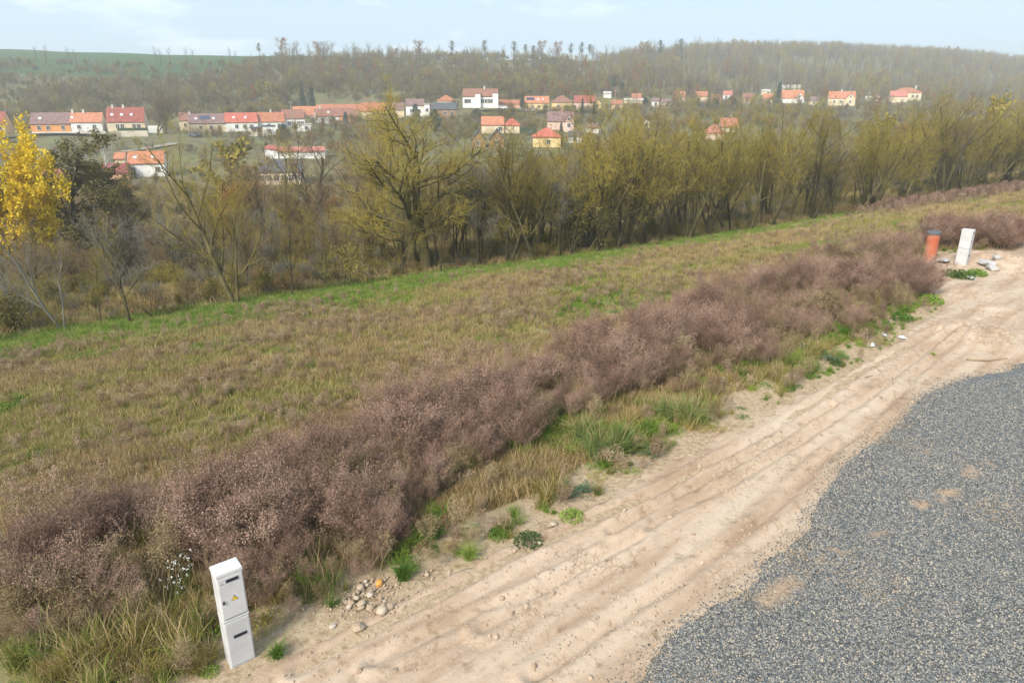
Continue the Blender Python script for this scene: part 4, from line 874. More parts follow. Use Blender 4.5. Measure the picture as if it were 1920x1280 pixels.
reg('big', 'big', 590, 10.3, P_(stems=[((-.28, 0, -.3), (-.06, 0, 1), .6, .024), ((.22, .1, -.3), (.07, .05, 1), .66, .027)], dark=2, rmin=.007, nc=(10, 10, 9, 6), t0=(.28, .2, .12, .1), ang=(60, 42, 42, 45), lr=(.78, .55, .5, .5),
    wig=(.07, .17, .16, .16, .2), trop=(.03, .11, .1, .08, .05)), M_BARK, M_TWIG, M_LEAFO, 400, .06)
reg('lean', 'lean', 600, 10, P_(stems=[((0, 0, -.3), (-.25, .05, 1), .8, .015), ((.1, .1, -.3), (.02, .0, 1), .55, .009)], nc=(10, 8, 8, 6), ang=(34, 36, 40, 45)), M_BARK, M_TWIG, M_LEAFO, 300, .06)
reg('bent', 'bent', 605, 9, P_(stems=[((0, 0, -.3), (-.45, .05, 1), .8, .012), ((.1, 0, -.3), (.12, .0, 1), .6, .008)], nc=(7, 5, 5, 4), ang=(34, 40, 42, 45), wig=(.12, .14, .16, .16, .2)), M_TWIGG, M_TWIGG)
reg('golden', 'golden', 610, 11, P_(stems=[((0, 0, -.3), (.04, 0, 1), .78, .014), ((.3, .2, -.3), (.16, .0, 1), .7, .010), ((-.3, 0, -.3), (-.2, .0, 1), .62, .009)], nc=(9, 7, 6, 4)), M_TWIGG, M_TWIGG, M_LEAFY, 26000, .17, .16)
reg('alder', 'alder', 620, 11, P_(stems=[((0, 0, -.3), (.06, 0, 1), .84, .013), ((.5, 0, -.3), (-.08, .0, 1), .8, .012)], nc=(14, 8, 7, 5), ang=(58, 42, 42, 45), lr=(.42, .5, .5, .5), trop=(.03, .03, .04, .03, .02)), M_BARK, M_TWIGB, M_LEAFO, 15000, .15, .3)
reg('rust', 'rust', 630, 10, P_(stems=[((0, 0, -.3), (0, 0, 1), .75, .014)], nc=(12, 7, 6, 4), ang=(50, 42, 42, 45), lr=(.5, .5, .5, .5)), M_BARK, M_TWIGB, M_LEAFR, 2600, .16, .3)
reg('birch', 'birch', 640, 12, P_(stems=[((0, 0, -.3), (.02, 0, 1), .9, .010)], nc=(16, 7, 6, 4), ang=(36, 40, 42, 45), lr=(.3, .5, .5, .5)), M_BIRCH, M_TWIGG)
for i in range(4):   # light versions for the far slope
    r = np.random.default_rng(650 + i); st = [((r.normal(0, .2), r.normal(0, .2), -.5), (r.normal(0, .12), r.normal(0, .12), 1), r.uniform(.6, .8), .012) for _ in range((1, 2, 1, 3)[i])]
    reg('far', 'far', 660 + i, 10, P_(levels=3, stems=st, nc=(9, 7, 6, 4), ang=(38, 38, 42, 45), lr=(.5, .55, .55, .5), rmin=.014), M_BARK, (M_TWIGG, M_TWIGB, M_TWIGG, M_TWIG)[i])
for i, m_ in enumerate((M_LEAFR, M_LEAFG)):
    reg('farleaf', 'farleaf', 670 + i, 9, P_(levels=3, nc=(10, 7, 6, 4), ang=(46, 40, 42, 45), lr=(.5, .55, .55, .5), rmin=.014), M_BARK, M_TWIGB, m_, 1100, .28, .25)
def conifer(seed, Ht, wd, m_, kind):
    r = np.random.default_rng(seed); T = PB(); C = PB()
    t = np.linspace(0, 1, 6); T.add(tubes(np.stack([r.normal(0, .02, 6), r.normal(0, .02, 6), Ht * t - .4 * (1 - t)], 1)[None], (Ht * .014 * (1.05 - t))[None], 6))
    n = 150
    if kind == 'spruce': z = Ht * r.uniform(.08, .99, n); rad = wd * (1 - z / Ht) ** .85 * r.uniform(.7, 1.1, n) + .1; dz = -.25
    elif kind == 'cypress': z = Ht * r.uniform(.03, .97, n); rad = wd * np.sin(np.clip(z / Ht * 1.1 + .25, 0, 3.1)) * r.uniform(.8, 1.05, n) * (z / Ht < .99); rad = wd * np.minimum(1, 1.9 * (1 - z / Ht)) * r.uniform(.8, 1.05, n); dz = .5
    else: n = 46; z = Ht * r.uniform(.5, .99, n); rad = wd * np.sqrt(np.clip(1 - ((z / Ht - .72) / .3) ** 2, .05, 1)) * r.uniform(.25, 1.25, n); dz = .25
    a = r.uniform(0, 6.28, n); f = np.linspace(0, 1, 4)[None, :, None]; d = np.stack([np.cos(a), np.sin(a), np.full(n, dz)], 1)
    B = np.stack([np.zeros(n), np.zeros(n), z], 1)[:, None] + d[:, None] * rad[:, None, None] * f; C.add(tubes(B, np.full((n, 4), .02), 3), 0)
    c = (B[:, 1:, None] * np.ones((1, 1, 9, 1))).reshape(-1, 3) + r.normal(0, wd * .11, (n * 27, 3)); C.add(bits(c, r.uniform(.2, .45, len(c)) * (.5 + wd * .25), r, asp=.5), 1)
    return T.mesh(kind + '_trunk', [M_BARK]), C.mesh(kind + '_crown', [M_BARK, m_]), Ht
KINDS['spruce'] = [conifer(700, 12, 2.4, M_NEEDLE, 'spruce')]; KINDS['bluespruce'] = [conifer(701, 6, 2.2, M_NEEDLEB, 'spruce')]
KINDS['cypress'] = [conifer(702, 6, 1.9, M_NEEDLE, 'cypress')]; KINDS['pine'] = [conifer(703 + i, 11, 2.6, M_NEEDLE, 'pine') for i in range(2)]

SRC = {}
def tree(key, var, x, y, z, ht, label, name='bare_tree', group=None, rz=None, wide=1., cat='tree', rx=0.):
    tm, cm, h0 = KINDS[key][var % len(KINDS[key])]; k = (key, var % len(KINDS[key]), name)
    if k not in SRC:
        root = empty(name, (0, 0, 0)); obj('trunk', tm, root); obj('crown', cm, root); SRC[k] = root
    else: root = copy_tree(SRC[k])
    for kk in ('label', 'category', 'group'):
        if kk in root: del root[kk]
    s_ = ht / h0; root.location = (x, y, z); root.scale = (s_ * wide, s_ * wide, s_); root.rotation_euler = (rx, 0, rng.uniform(0, 6.28) if rz is None else rz)
    tag(root, label, cat, group); return root
def tree_px(key, var, bx, by, ty, label, D=None, **k):
    """foot at a ground point (or at distance D under the pixel column), top as high as the photo shows"""
    if D is None: p = at(bx, by); x, y, z = p
    else: u, _ = ut(bx, by); x, y = float(u) * D, D; z = float(H(x, y))
    ht = max(CAM_Z - float(ut(bx, ty)[1]) * y - z, .8); return tree(key, var, x, y, z, ht, label, **k)

GE = 'bare trees along the field edge'
ORD = ['first', 'second', 'third', 'fourth', 'fifth', 'sixth', 'seventh', 'eighth', 'ninth', 'tenth', 'eleventh', 'twelfth', 'thirteenth', 'fourteenth', 'fifteenth', 'sixteenth', 'seventeenth', 'eighteenth', 'nineteenth', 'twentieth',
       'twenty-first', 'twenty-second', 'twenty-third', 'twenty-fourth', 'twenty-fifth', 'twenty-sixth', 'twenty-seventh', 'twenty-eighth', 'twenty-ninth', 'thirtieth']
tree_px('bent', 0, 60, 610, 475, 'crooked thin tree leaning left at the left edge of the field', group=GE, rz=0)
tree_px('bent', 0, 118, 619, 400, 'leaning grey-limbed tree in front of the golden tree at the field edge', group=GE, rz=.25)
tree_px('slim', 0, 190, 610, 470, 'slim dark upright tree between the leaning tree and the many-stemmed grey one', group=GE)
tree_px('slim', 1, 251, 604, 395, 'grey many-branched tree with dead low limbs below the maroon roof', group=GE, wide=1.4)
tree_px('lean', 0, 442, 573, 243, 'tall mossy tree leaning left at the field edge below the village road', group=GE, rz=0, wide=1.1)
tree_px('slim', 0, 550, 557, 395, 'small slender tree alone between the tall leaning tree and yellow bush', group=GE, wide=1.2)
tree_px('big', 0, 790, 506, 196, 'great old tree with two dark trunks and wide crooked limbs', group=GE, rz=0, wide=1.25)
tree_px('slim', 2, 826, 512, 380, 'small leaning tree just right of the great old twin trunked tree', group=GE)
FR = [(905, 498, 330, 'slim'), (952, 493, 262, 'vase'), (1004, 489, 258, 'vase'), (1042, 484, 300, 'slim'), (1072, 478, 258, 'vase'), (1122, 470, 212, 'vase'), (1158, 467, 198, 'vase'), (1206, 458, 208, 'vase'), (1236, 453, 245, 'vase'),
      (1290, 446, 225, 'vase'), (1330, 441, 250, 'vase'), (1372, 434, 240, 'vase'), (1408, 429, 222, 'vase'), (1447, 424, 198, 'vase'), (1478, 419, 200, 'vase'), (1520, 411, 236, 'vase'), (1560, 405, 240, 'vase'), (1602, 399, 236, 'vase'),
      (1642, 394, 214, 'vase'), (1684, 387, 216, 'vase'), (1722, 381, 205, 'vase'), (1762, 374, 188, 'vase'), (1800, 367, 196, 'vase'), (1842, 361, 205, 'vase'), (1880, 355, 198, 'vase'), (1916, 350, 196, 'vase'), (1965, 343, 200, 'vase')]
for i, (bx, by, ty, k) in enumerate(FR):
    tree_px(k, i * 5 + 1, bx, by, ty - 8 + rng.uniform(-8, 8), ('slim' if k == 'slim' else 'tall mossy olive') + ' bare tree on the field edge, ' + ORD[i] + ' right of the twin trunked tree', group=GE, wide=rng.uniform(.95, 1.2))
# crowded trees behind the front row
GB = 'bare trees crowded behind the front row'
def crowd(n, u0, u1, d0, d1, top, key, label, group, seed, lo=.75, name='bare_tree', wide=1.1):
    r = np.random.default_rng(seed); c = 0; tries = 0
    while c < n and tries < n * 30:
        tries += 1; px = r.uniform(u0, u1); u = (px - 960) / F / 1.0
        s0, e0 = flat_at(px, np.interp(px, [p[0] for p in EDGE], [p[1] for p in EDGE]), -2.4); D = float(e0) + d0 + (d1 - d0) * r.random() ** 1.3
        x = float(s0) / float(e0) * D; z = float(H(x, D)); ty = np.interp(px, top[0], top[1]) + r.uniform(0, 22)
        ht = CAM_Z - float(ut(px, ty)[1]) * D - z
        if ht > 16 or ht < 3: ht = np.clip(ht, 3, 15)
        kk = key[int(r.integers(len(key)))]; tree(kk, int(r.integers(9)), x, D, z, ht * r.uniform(lo, 1), label, name=name, group=group, wide=wide * r.uniform(.9, 1.15)); c += 1
TOPR = ([850, 950, 1130, 1200, 1290, 1440, 1490, 1560, 1650, 1760, 1920], [262, 285, 222, 225, 262, 225, 225, 250, 225, 205, 210])
crowd(50, 860, 1960, 1.5, 9, TOPR, ['vase', 'slim', 'slim'], 'mossy bare tree crowded just behind the front row of the field edge', GB, 1, lo=.82)
crowd(24, 860, 1960, 8, 34, TOPR, ['vase', 'willow', 'slim', 'vase'], 'bare tree deep in the belt between field edge and valley houses', 'bare trees deep in the belt', 2)
crowd(14, 640, 900, 2, 12, ([640, 900], [330, 290]), ['slim', 'vase'], 'thin bare tree in the thicket around the twin trunked tree', 'thin trees around the twin trunked tree', 3)
crowd(46, -40, 660, 4, 34, ([0, 200, 440, 640], [420, 400, 370, 370]), ['slim', 'slim', 'willow'], 'thin greyish bare tree scattered on the slope left of the twin trunked tree', 'thin bare trees on the left slope', 4, lo=.6)
# trees of the valley floor
tree_px('golden', 0, 20, 470, 258, 'golden leaved tree at the left edge of the photograph', D=52, name='golden_tree', rz=.3, wide=.8)
tree_px('alder', 0, 140, 470, 268, 'dense dark olive tree still in leaf right of the golden tree', D=66, name='leafy_tree', rz=0, wide=1.25)
tree_px('alder', 0, 235, 470, 318, 'lower brownish leafy tree right of the dense dark olive one', D=74, name='leafy_tree', rz=2, wide=1.)
tree_px('birch', 0, 214, 420, 232, 'tall pale birch rising in front of the large dark red roof', D=120, name='birch_tree')
tree_px('birch', 0, 180, 400, 262, 'pale slender birch beside the ochre row house', D=150, name='birch_tree')
tree_px('birch', 0, 96, 400, 255, 'pale birch behind the golden tree', D=150, name='birch_tree')
tree_px('farleaf', 1, 442, 400, 268, 'round yellow-green willow behind the tall leaning tree', D=100, name='willow_tree', wide=1.3)
tree_px('willow', 0, 490, 405, 292, 'tan bare willow left of the station building', D=98, name='willow_tree')
tree_px('willow', 1, 618, 404, 252, 'broad brown bare willow with slanting trunks right of the signals', D=88, name='willow_tree', wide=1.3)
tree_px('willow', 2, 668, 404, 258, 'brown bare willow left of the great twin trunked tree', D=92, name='willow_tree', wide=1.2)
tree_px('willow', 0, 700, 410, 236, 'dark brown bare tree behind the crown of the twin trunked tree', D=100, name='willow_tree')
tree_px('slim', 0, 533, 440, 248, 'tall thin tree with a tufted top in front of the station roof', D=76)
tree_px('slim', 2, 500, 440, 300, 'forked dark bare tree before the station building windows', D=72, wide=1.4)
tree_px('willow', 1, 1262, 420, 208, 'tall brownish tree rising behind the olive crowns right of centre', D=125, name='willow_tree', wide=.8)
tree_px('farleaf', 1, 1835, 330, 182, 'pale yellow poplar behind the trees near the right edge', D=130, name='poplar_tree', wide=.8)
tree_px('farleaf', 1, 1640, 330, 222, 'yellowish crown between the belt and the hazy orange gabled house', D=120, name='poplar_tree')
crowd(36, -30, 700, 34, 100, ([0, 200, 440, 640, 700], [330, 345, 325, 330, 300]), ['willow', 'willow', 'far', 'rust'], 'brown bare tree on the valley floor below the village', 'brown trees on the valley floor', 5, lo=.7, name='bare_tree')
crowd(22, 700, 1940, 34, 130, ([700, 900, 1000, 1300, 1500, 1940], [300, 292, 296, 262, 235, 215]), ['far', 'willow', 'far', 'rust'], 'bare tree in the valley between the belt and the village houses', 'bare trees between belt and village', 6, lo=.75)
# ------------------------------------------------------------------ ridge line trees one can tell apart
def ridge(px, by_D, ty, key, label, group, var=0, name='bare_tree', wide=1.):
    ty = ty - 6
    u = (px - 960) / F / 1.083; D = by_D; x = u * D; z = float(H(x, D)); ht = max(CAM_Z - float(ut(px, ty)[1]) * D - z, 3.5); ht = min(ht, 22)
    tree(key, var, x, D, z - .2, ht, label, name=name, group=group, wide=wide)
RB, RP, RR = 'bare trees on the ridge skyline', 'pines on the ridge skyline', 'rust leaved trees on the ridge skyline'
def ridgeD(px): return float(np.interp(px, [0, 500, 960, 1300, 1500], [520, 500, 540, 640, 760]))
for px, ty in ((486, 87), (848, 83), (908, 82), (964, 84), (985, 90), (1070, 88), (1090, 86), (1105, 90), (1000, 92), (1238, 82), (1276, 80)):
    ridge(px, ridgeD(px), ty, 'pine', 'dark pine with a bare lower trunk on the ridge skyline', RP, int(px) % 2, 'pine_tree', .8)
for px, ty in ((528, 76), (600, 84), (790, 82), (780, 96), (1040, 84), (1045, 96), (1010, 82), (1200, 84), (1216, 90), (1262, 95), (1285, 104), (740, 96)):
    ridge(px, ridgeD(px), ty, 'rust', 'bare tree with rust brown leaves left, on the ridge skyline', RR, 0, 'rusty_tree', 1.15)
r_ = np.random.default_rng(77)
for px in list(r_.uniform(520, 760, 20)) + list(r_.uniform(760, 1090, 14)) + list(r_.uniform(1090, 1370, 20)):
    ridge(px, ridgeD(px) + r_.uniform(-25, 10), np.interp(px, [520, 640, 760, 1000, 1200, 1310, 1370], [76, 80, 90, 92, 84, 70, 76]) + r_.uniform(0, 12), 'far', 'bare tree in the open row along the ridge skyline', RB, int(r_.integers(4)), wide=r_.uniform(.9, 1.3))
for px, ty, D in ((66, 92, 440), (84, 88, 430), (126, 94, 430), (140, 98, 425), (166, 112, 420), (292, 92, 440), (300, 97, 430), (318, 94, 440), (350, 95, 445), (362, 98, 440), (252, 118, 410), (430, 94, 470), (440, 100, 470)):
    ridge(px, D, ty, 'far', 'tall bare tree on the upper slope in front of the green crop field', 'bare trees below the crop field', int(px) % 4, wide=.9)

import bmesh
def shrub(name, seed, mt, leaf, nl, ls=.16):
    r = np.random.default_rng(seed); st = [((r.normal(0, .25), r.normal(0, .25), -.1), (r.normal(0, .4), r.normal(0, .4), 1), r.uniform(.5, .75), .012) for _ in range(6)]
    tm, cm, h0 = tree_meshes(name, seed, 2.2, P_(levels=3, stems=st, nc=(6, 6, 5, 4), ang=(36, 40, 45, 45), rmin=.004), M_BARK, mt, leaf, nl, ls)
    bm = bmesh.new(); bm.from_mesh(tm); nf = len(tm.polygons); bm.from_mesh(cm); bm.faces.ensure_lookup_table()
    for k, fc in enumerate(bm.faces):
        if k >= nf: fc.material_index += 1
    me = bpy.data.meshes.new(name); bm.to_mesh(me); bm.free()
    for m_ in (M_BARK, mt, leaf or mt): me.materials.append(m_)
    return proto(name, me)
# ------------------------------------------------------------------ wood on the far slope, gardens, undergrowth
def far_pt(n, D0, D1, seed, u0=-1.1, u1=1.0):
    n = int(n * 1.22) if u0 < -1 else n; r = np.random.default_rng(seed); D = D0 + (D1 - D0) * r.random(n) ** .85; u = r.uniform(u0, u1, n); return u * D, D, u, r
def pad_clear(x, y, k=1.15, front=.7):
    ok = np.ones(len(x), bool)
    for (px, py, pz, rr) in PADS:
        ok &= ~((np.abs(x - px * y / py) < rr * k) & (y > py - rr * 2.2) & (y < py + rr * 1.6)) & ~((np.abs(x - px * y / py) < rr * .9) & (y > py - 9) & (y < py))
    return ok
farp = []
for key in ('far', 'farleaf', 'willow', 'rust'):
    for tm, cm, h0 in KINDS[key]:
        me = tm.copy(); import bmesh
        bm = bmesh.new(); bm.from_mesh(tm); n0 = len(tm.materials); bm.from_mesh(cm)
        nf = len(tm.polygons)
        bm.faces.ensure_lookup_table()
        for k, fc in enumerate(bm.faces): 
            if k >= nf: fc.material_index += n0
        me = bpy.data.meshes.new('slope_tree'); bm.to_mesh(me); bm.free()
        for m_ in list(tm.materials) + list(cm.materials): me.materials.append(m_)
        farp.append((key, proto('slope_tree', me), h0))
fp = [p for k, p, _ in farp if k in ('far', 'farleaf')]; fh = np.array([h for k, p, h in farp if k in ('far', 'farleaf')])
shr_far = [shrub('slope_shrub', 825, M_TWIGG, M_LEAFO, 500, .16), shrub('slope_shrub', 826, M_TWIGB, None, 0), shrub('slope_shrub', 827, M_TWIG, M_LEAFO, 260, .14)]; fh = np.concatenate([fh, [2.6, 2.6, 2.6]])
x, y, u, r = far_pt(32000, 262, 1150, 801)
back = np.interp(u, [-.75, -.35, 0, .35, .75], [268, 296, 330, 425, 420])       # where the gardens end and the wood begins
front_u = u
crop_edge = 455 - 300 * np.maximum(u + .52, 0)
dens = sstep(0, 22, y - back) * np.where((y > 372 + 190 * sstep(-.50, -.15, u)) & (u < -.15), .0, 1.)
dens = dens * np.clip((fbm(x, y, 45, 3, 810) - .28) * 3.2, .12, 1) * np.where(u < .12, (y < 560), (y < 1150))
ok = (rng.random(len(x)) < dens) & pad_clear(x, y); x, y, u = x[ok], y[ok], u[ok]
leafy_k = (fbm(x, y, 35, 3, 811) > .60) & (rng.random(len(x)) < .3); idx = np.where(leafy_k, rng.integers(4, 6, len(x)), rng.integers(0, 4, len(x)))
hgt = rng.uniform(4.5, 8.5, len(x)) * np.where(u > .15, 1.5, 1)
idx = np.where((u < .1) & (rng.random(len(x)) < .6), rng.integers(6, 9, len(x)), idx)
scatter('hillside_wood', fp + shr_far, put(x, y, H(x, y)), rots(len(x), .06), hgt / fh[idx], idx=idx); print('hill', len(x))
x, y, u, r = far_pt(1500, 300, 440, 803, .02, .8); ok = (y > 330) & pad_clear(x, y, .8) & (rng.random(len(x)) < np.clip(fbm(x, y, 18, 3, 804) * 2 - .5, .1, 1)); x, y = x[ok], y[ok]; ii = rng.integers(0, 6, len(x))
scatter('orchard_wood', fp, put(x, y, H(x, y)), rots(len(x), .06), rng.uniform(4, 7.5, len(x)) / fh[ii], idx=ii)
def back_mass(name, n, u0, u1, d0, d1, top, seed):
    r = np.random.default_rng(seed); px = r.uniform(u0, u1, n); s0, e0 = flat_at(px, np.interp(px, [p[0] for p in EDGE], [p[1] for p in EDGE]), -2.4)
    D = e0 + d0 + (d1 - d0) * r.random(n); x = s0 / e0 * D; z = H(x, D); ty = np.interp(px, top[0], top[1]) + r.uniform(0, 24, n); ht = np.clip(CAM_Z - ut(px, ty)[1] * D - z, 3, 14) * r.uniform(.78, 1, n)
    ii = r.integers(0, 4, n); scatter(name, fp, put(x, D, z), rots(n, .05), ht / fh[ii], idx=ii)
back_mass('belt_thicket', 110, 860, 1960, 8, 80, TOPR, 861)
px = rng.uniform(520, 1370, 70); Dr = np.array([ridgeD(p) for p in px]) + rng.uniform(-25, 12, 70); xr = (px - 960) / F / 1.083 * Dr; ii = rng.integers(0, 4, 70)
scatter('ridge_wood', fp, put(xr, Dr, H(xr, Dr) - .2), rots(70, .04), rng.uniform(6, 11, 70) / fh[ii], idx=ii)
# shrubs on the slope and in the gardens
shr = [shrub('twiggy_bush', 820, M_TWIG, None, 0), shrub('brown_bush', 821, M_TWIGB, M_LEAFR, 300, .07), shrub('grey_bush', 822, M_TWIGG, None, 0), shrub('olive_bush', 823, M_TWIG, M_LEAFO, 1400, .09), shrub('yellow_bush', 824, M_TWIG, M_LEAFG, 700, .07)]
x, y, u, r = far_pt(15000, 190, 440, 830); ok = (rng.random(len(x)) < np.clip((fbm(x, y, 14, 3, 831) - .3) * 2.6, .12, 1)) & pad_clear(x, y, .95); x, y = x[ok], y[ok]
scatter('garden_bushes', shr, put(x, y, H(x, y)), rots(len(x), .1), rng.uniform(.6, 2.1, len(x)) * sstep(190, 240, y).clip(.55, 1), idx=rng.choice(5, len(x), p=[.25, .25, .25, .17, .08]))
x, y, u, r = far_pt(16000, 28, 190, 840); s_, n_ = sn(x, y); e = n_ - n_edge(s_)
ok = (e > .4) & (rng.random(len(x)) < np.clip((fbm(x, y, 5, 3, 841) - .2) * 2, .15, 1) * np.clip(1.2 - e / 150, .2, 1)) & pad_clear(x, y, .9); x, y, e = x[ok], y[ok], e[ok]
scatter('undergrowth', shr, put(x, y, H(x, y)), rots(len(x), .15), rng.uniform(.3, .85, len(x)) * (.8 + .6 * sstep(2, 20, e)), idx=rng.choice(5, len(x), p=[.36, .07, .30, .17, .10])); print('under', len(x))
x, y, u, r = far_pt(60000, 28, 150, 845); s_, n_ = sn(x, y); e = n_ - n_edge(s_); ok = (e > 0) & (rng.random(len(x)) < .6) ; x, y = x[ok], y[ok]
scatter('rough_grass', [tufts_o[0], tufts_o[1], tufts_s[0], tufts_s[1]], put(x, y, H(x, y)), rots(len(x), .15), rng.uniform(1.2, 2.4, len(x)))

# ------------------------------------------------------------------ single bushes, village trees, hedges
def bush(key_i, px, py, ht, label, D=None, name='bush', wide=1.):
    if D is None: x, y, z = at(px, py)
    else: x, y = float(ut(px, py)[0]) * D, D; z = float(H(x, y))
    o = obj(name, shr[key_i].data, loc=(x, y, z)); s_ = ht / 2.2; o.scale = (s_ * wide, s_ * wide, s_); o.rotation_euler.z = rng.uniform(0, 6); return tag(o, label, 'bush')
bush(4, 655, 540, 2.6, 'bush with bright yellow-green leaves at the field edge left of the great old tree')
bush(4, 420, 572, 1.6, 'orange yellow bush at the foot of the tall leaning tree', wide=1.1)
bush(3, 1075, 474, 4.6, 'dense evergreen-looking green bush below the belt trees, right of centre', wide=.9)
bush(3, 25, 625, 2.0, 'dark leafy bush at the left end of the field edge', wide=1.6)
bush(1, 300, 597, 1.9, 'rust brown bush beside the many-stemmed grey tree', wide=1.2)
bush(1, 560, 548, 1.8, 'reddish bush next to the small slender tree', wide=1.2)
bush(1, 1590, 405, 1.4, 'low brown bush rounded at the edge of the grass below the belt', wide=1.8)
def vt(key, px, by, ty, D, label, name, wide=1., var=0, group=None):
    D = rowD(px, D); x = float(ut(px, by)[0]) * D; z = float(H(x, D)); ht = CAM_Z - float(ut(px, ty)[1]) * D - z; tree(key, var, x, D, z, max(ht, 1.5), label, name=name, wide=wide, group=group)
vt('cypress', 533, 262, 232, 222, 'dark green rounded conifer beside the white garage', 'conifer', 1.5)
vt('bluespruce', 649, 234, 211, 244, 'blue spruce in front of the orange walled house', 'spruce_tree', 1.)
vt('spruce', 568, 200, 163, 330, 'left of two dark spruces on the slope above the street', 'spruce_tree')
vt('spruce', 586, 200, 162, 326, 'right of two dark spruces on the slope above the street', 'spruce_tree')
vt('spruce', 1458, 196, 153, 372, 'tall dark spruce between the orange roofed houses in haze', 'spruce_tree', 1.1)
vt('pine', 1150, 185, 142, 372, 'tall dark pine above the hazy gardens', 'pine_tree', 1.6)
vt('pine', 1166, 185, 156, 376, 'lower dark pine beside the tall one above the gardens', 'pine_tree', 1.5, 1)
vt('cypress', 979, 210, 183, 300, 'dark columnar conifer left of the house with solar panels', 'conifer', .8)
vt('cypress', 894, 222, 204, 270, 'round dark green shrub tree below the white villa', 'conifer', 1.7)
vt('cypress', 1370, 206, 180, 360, 'dark round conifer below the red roofed chalet', 'conifer', 1.7)
vt('spruce', 1091, 225, 184, 285, 'slim green spruce in front of the brick porch house', 'spruce_tree', .8)
vt('spruce', 1113, 226, 190, 280, 'grey green spruce right of the brick porch house', 'spruce_tree', .9)
vt('bluespruce', 780, 226, 196, 262, 'spreading blue green pine in front of the white modern block', 'spruce_tree', 1.)
vt('cypress', 815, 232, 205, 250, 'green conifer before the dark roofed timber house', 'conifer', 1.1)
vt('cypress', 1210, 204, 184, 330, 'dark conifer beside the small white cottage', 'conifer', 1.4)
vt('spruce', 1052, 252, 228, 212, 'small spruce at the side of the yellow domed house', 'spruce_tree', .8)
vt('willow', 292, 250, 172, 238, 'large dark bare street tree right of the tall cream house', 'bare_tree', 1.3, 1)
vt('willow', 310, 250, 180, 240, 'second large dark bare street tree right of the tall cream house', 'bare_tree', 1., 2)
vt('far', 960, 214, 184, 290, 'bare rounded garden tree before the long ochre garage', 'bare_tree', 1.2, 1)
vt('far', 1020, 212, 186, 300, 'bare garden tree in front of the yellow house with solar panels', 'bare_tree', 1., 2)
vt('willow', 655, 262, 226, 205, 'dark brown shrubby tree below the orange walled house', 'bare_tree', 1.2, 0)
vt('farleaf', 1320, 200, 166, 380, 'pale ochre leaved tree in the hazy orchard', 'orchard_tree', 1.6, 1)
M_HEDGE = mat('hedge_leaf', [(.02, .04, .015), (.045, .075, .03)], per_obj=.0, nscale=5, bump=1, bscale=8)
M_CREAMWALL = mat('garden_wall', [(.5, .45, .36), (.6, .55, .45)], per_obj=0, nscale=1)
M_PAVE = mat('pale_road', [(.26, .25, .235), (.36, .35, .33)], per_obj=0, nscale=.3)
def strip_wall(name, label, cat, x0, x1, y0, y1, D, th, m, leafyb=False):
    pc = (x0 + x1) / 2; D1 = rowD(pc, D); yw = math.atan(TANR) if D1 != D else 0; D = D1; uc = float(ut(pc, y1)[0]); wk = 1 / (math.cos(yw) - uc * math.sin(yw))
    xa, xb = float(ut(x0, y1)[0]) * D, float(ut(x1, y1)[0]) * D; z0, z1 = zy(y1, D), zy(y0, D); b = MB(); b.box((0, 0, (z1 - z0) / 2 - .6), ((xb - xa) * wk, th, z1 - z0 + 1.2), bev=.08 if not leafyb else .2)
    o = b.build(name, m, loc=((xa + xb) / 2, D, z0)); o.rotation_euler.z = yw; return tag(o, label, cat)
strip_wall('hedge', 'clipped dark hedge in front of the tall cream house', 'hedge', 221, 277, 240, 245.5, 240, 1.2, M_HEDGE)
strip_wall('garden_wall', 'low cream garden wall below the clipped dark hedge', 'wall', 219, 278, 245.5, 250, 237, .4, M_CREAMWALL)
strip_wall('garden_wall', 'white garden wall right of the clipped dark hedge', 'wall', 279, 306, 236, 247, 242, .4, wallm('white'))
strip_wall('garden_wall', 'cream terrace wall below the garage and veranda', 'wall', 466, 500, 253, 258, 228, .4, M_CREAMWALL)
strip_wall('hedge', 'dark hedge under the terraced green garden', 'hedge', 976, 1006, 240, 247, 232, 1.4, M_HEDGE)
strip_wall('garden_wall', 'low fence wall in front of the white and ochre row houses', 'wall', 62, 200, 247, 251, 243, .4, M_CREAMWALL)
strip_wall('retaining_wall', 'pale retaining wall below the white villa', 'wall', 935, 1000, 211, 213.5, 292, .5, M_CREAMWALL)
def road(name, pts, wd, m):
    P = resample(np.array([[float(ut(px, py)[0]) * rowD(px, D), rowD(px, D)] for px, py, D in pts]), 3.); T = np.gradient(P, axis=0); T /= np.linalg.norm(T, axis=1)[:, None]; Nn = np.stack([-T[:, 1], T[:, 0]], 1)
    q = np.linspace(-.5, .5, 5) * wd; X = P[:, None] + Nn[:, None] * q[None, :, None]; z = H(X[..., 0].ravel(), X[..., 1].ravel()).reshape(X.shape[:2]); zc = z.max(1, keepdims=True) * np.ones_like(z) + .22
    V = np.concatenate([X, zc[..., None]], 2).reshape(-1, 3); n = len(P); i = (np.arange(n - 1)[:, None] * 5 + np.arange(4)[None]).ravel()
    return tag(obj(name, mesh_np(name, V, [np.stack([i, i + 5, i + 6, i + 1], 1)], [m])), kind='structure')
road('village_road', [(228, 268, 208), (290, 263, 213), (330, 260, 219)], 4.5, M_PAVE)
road('village_street', [(-40, 250, 242), (130, 250, 242), (270, 251, 238)], 4, M_PAVE)
road('upper_lane', [(900, 214, 288), (960, 212, 292), (1060, 212, 296), (1130, 208, 300)], 4, M_PAVE)

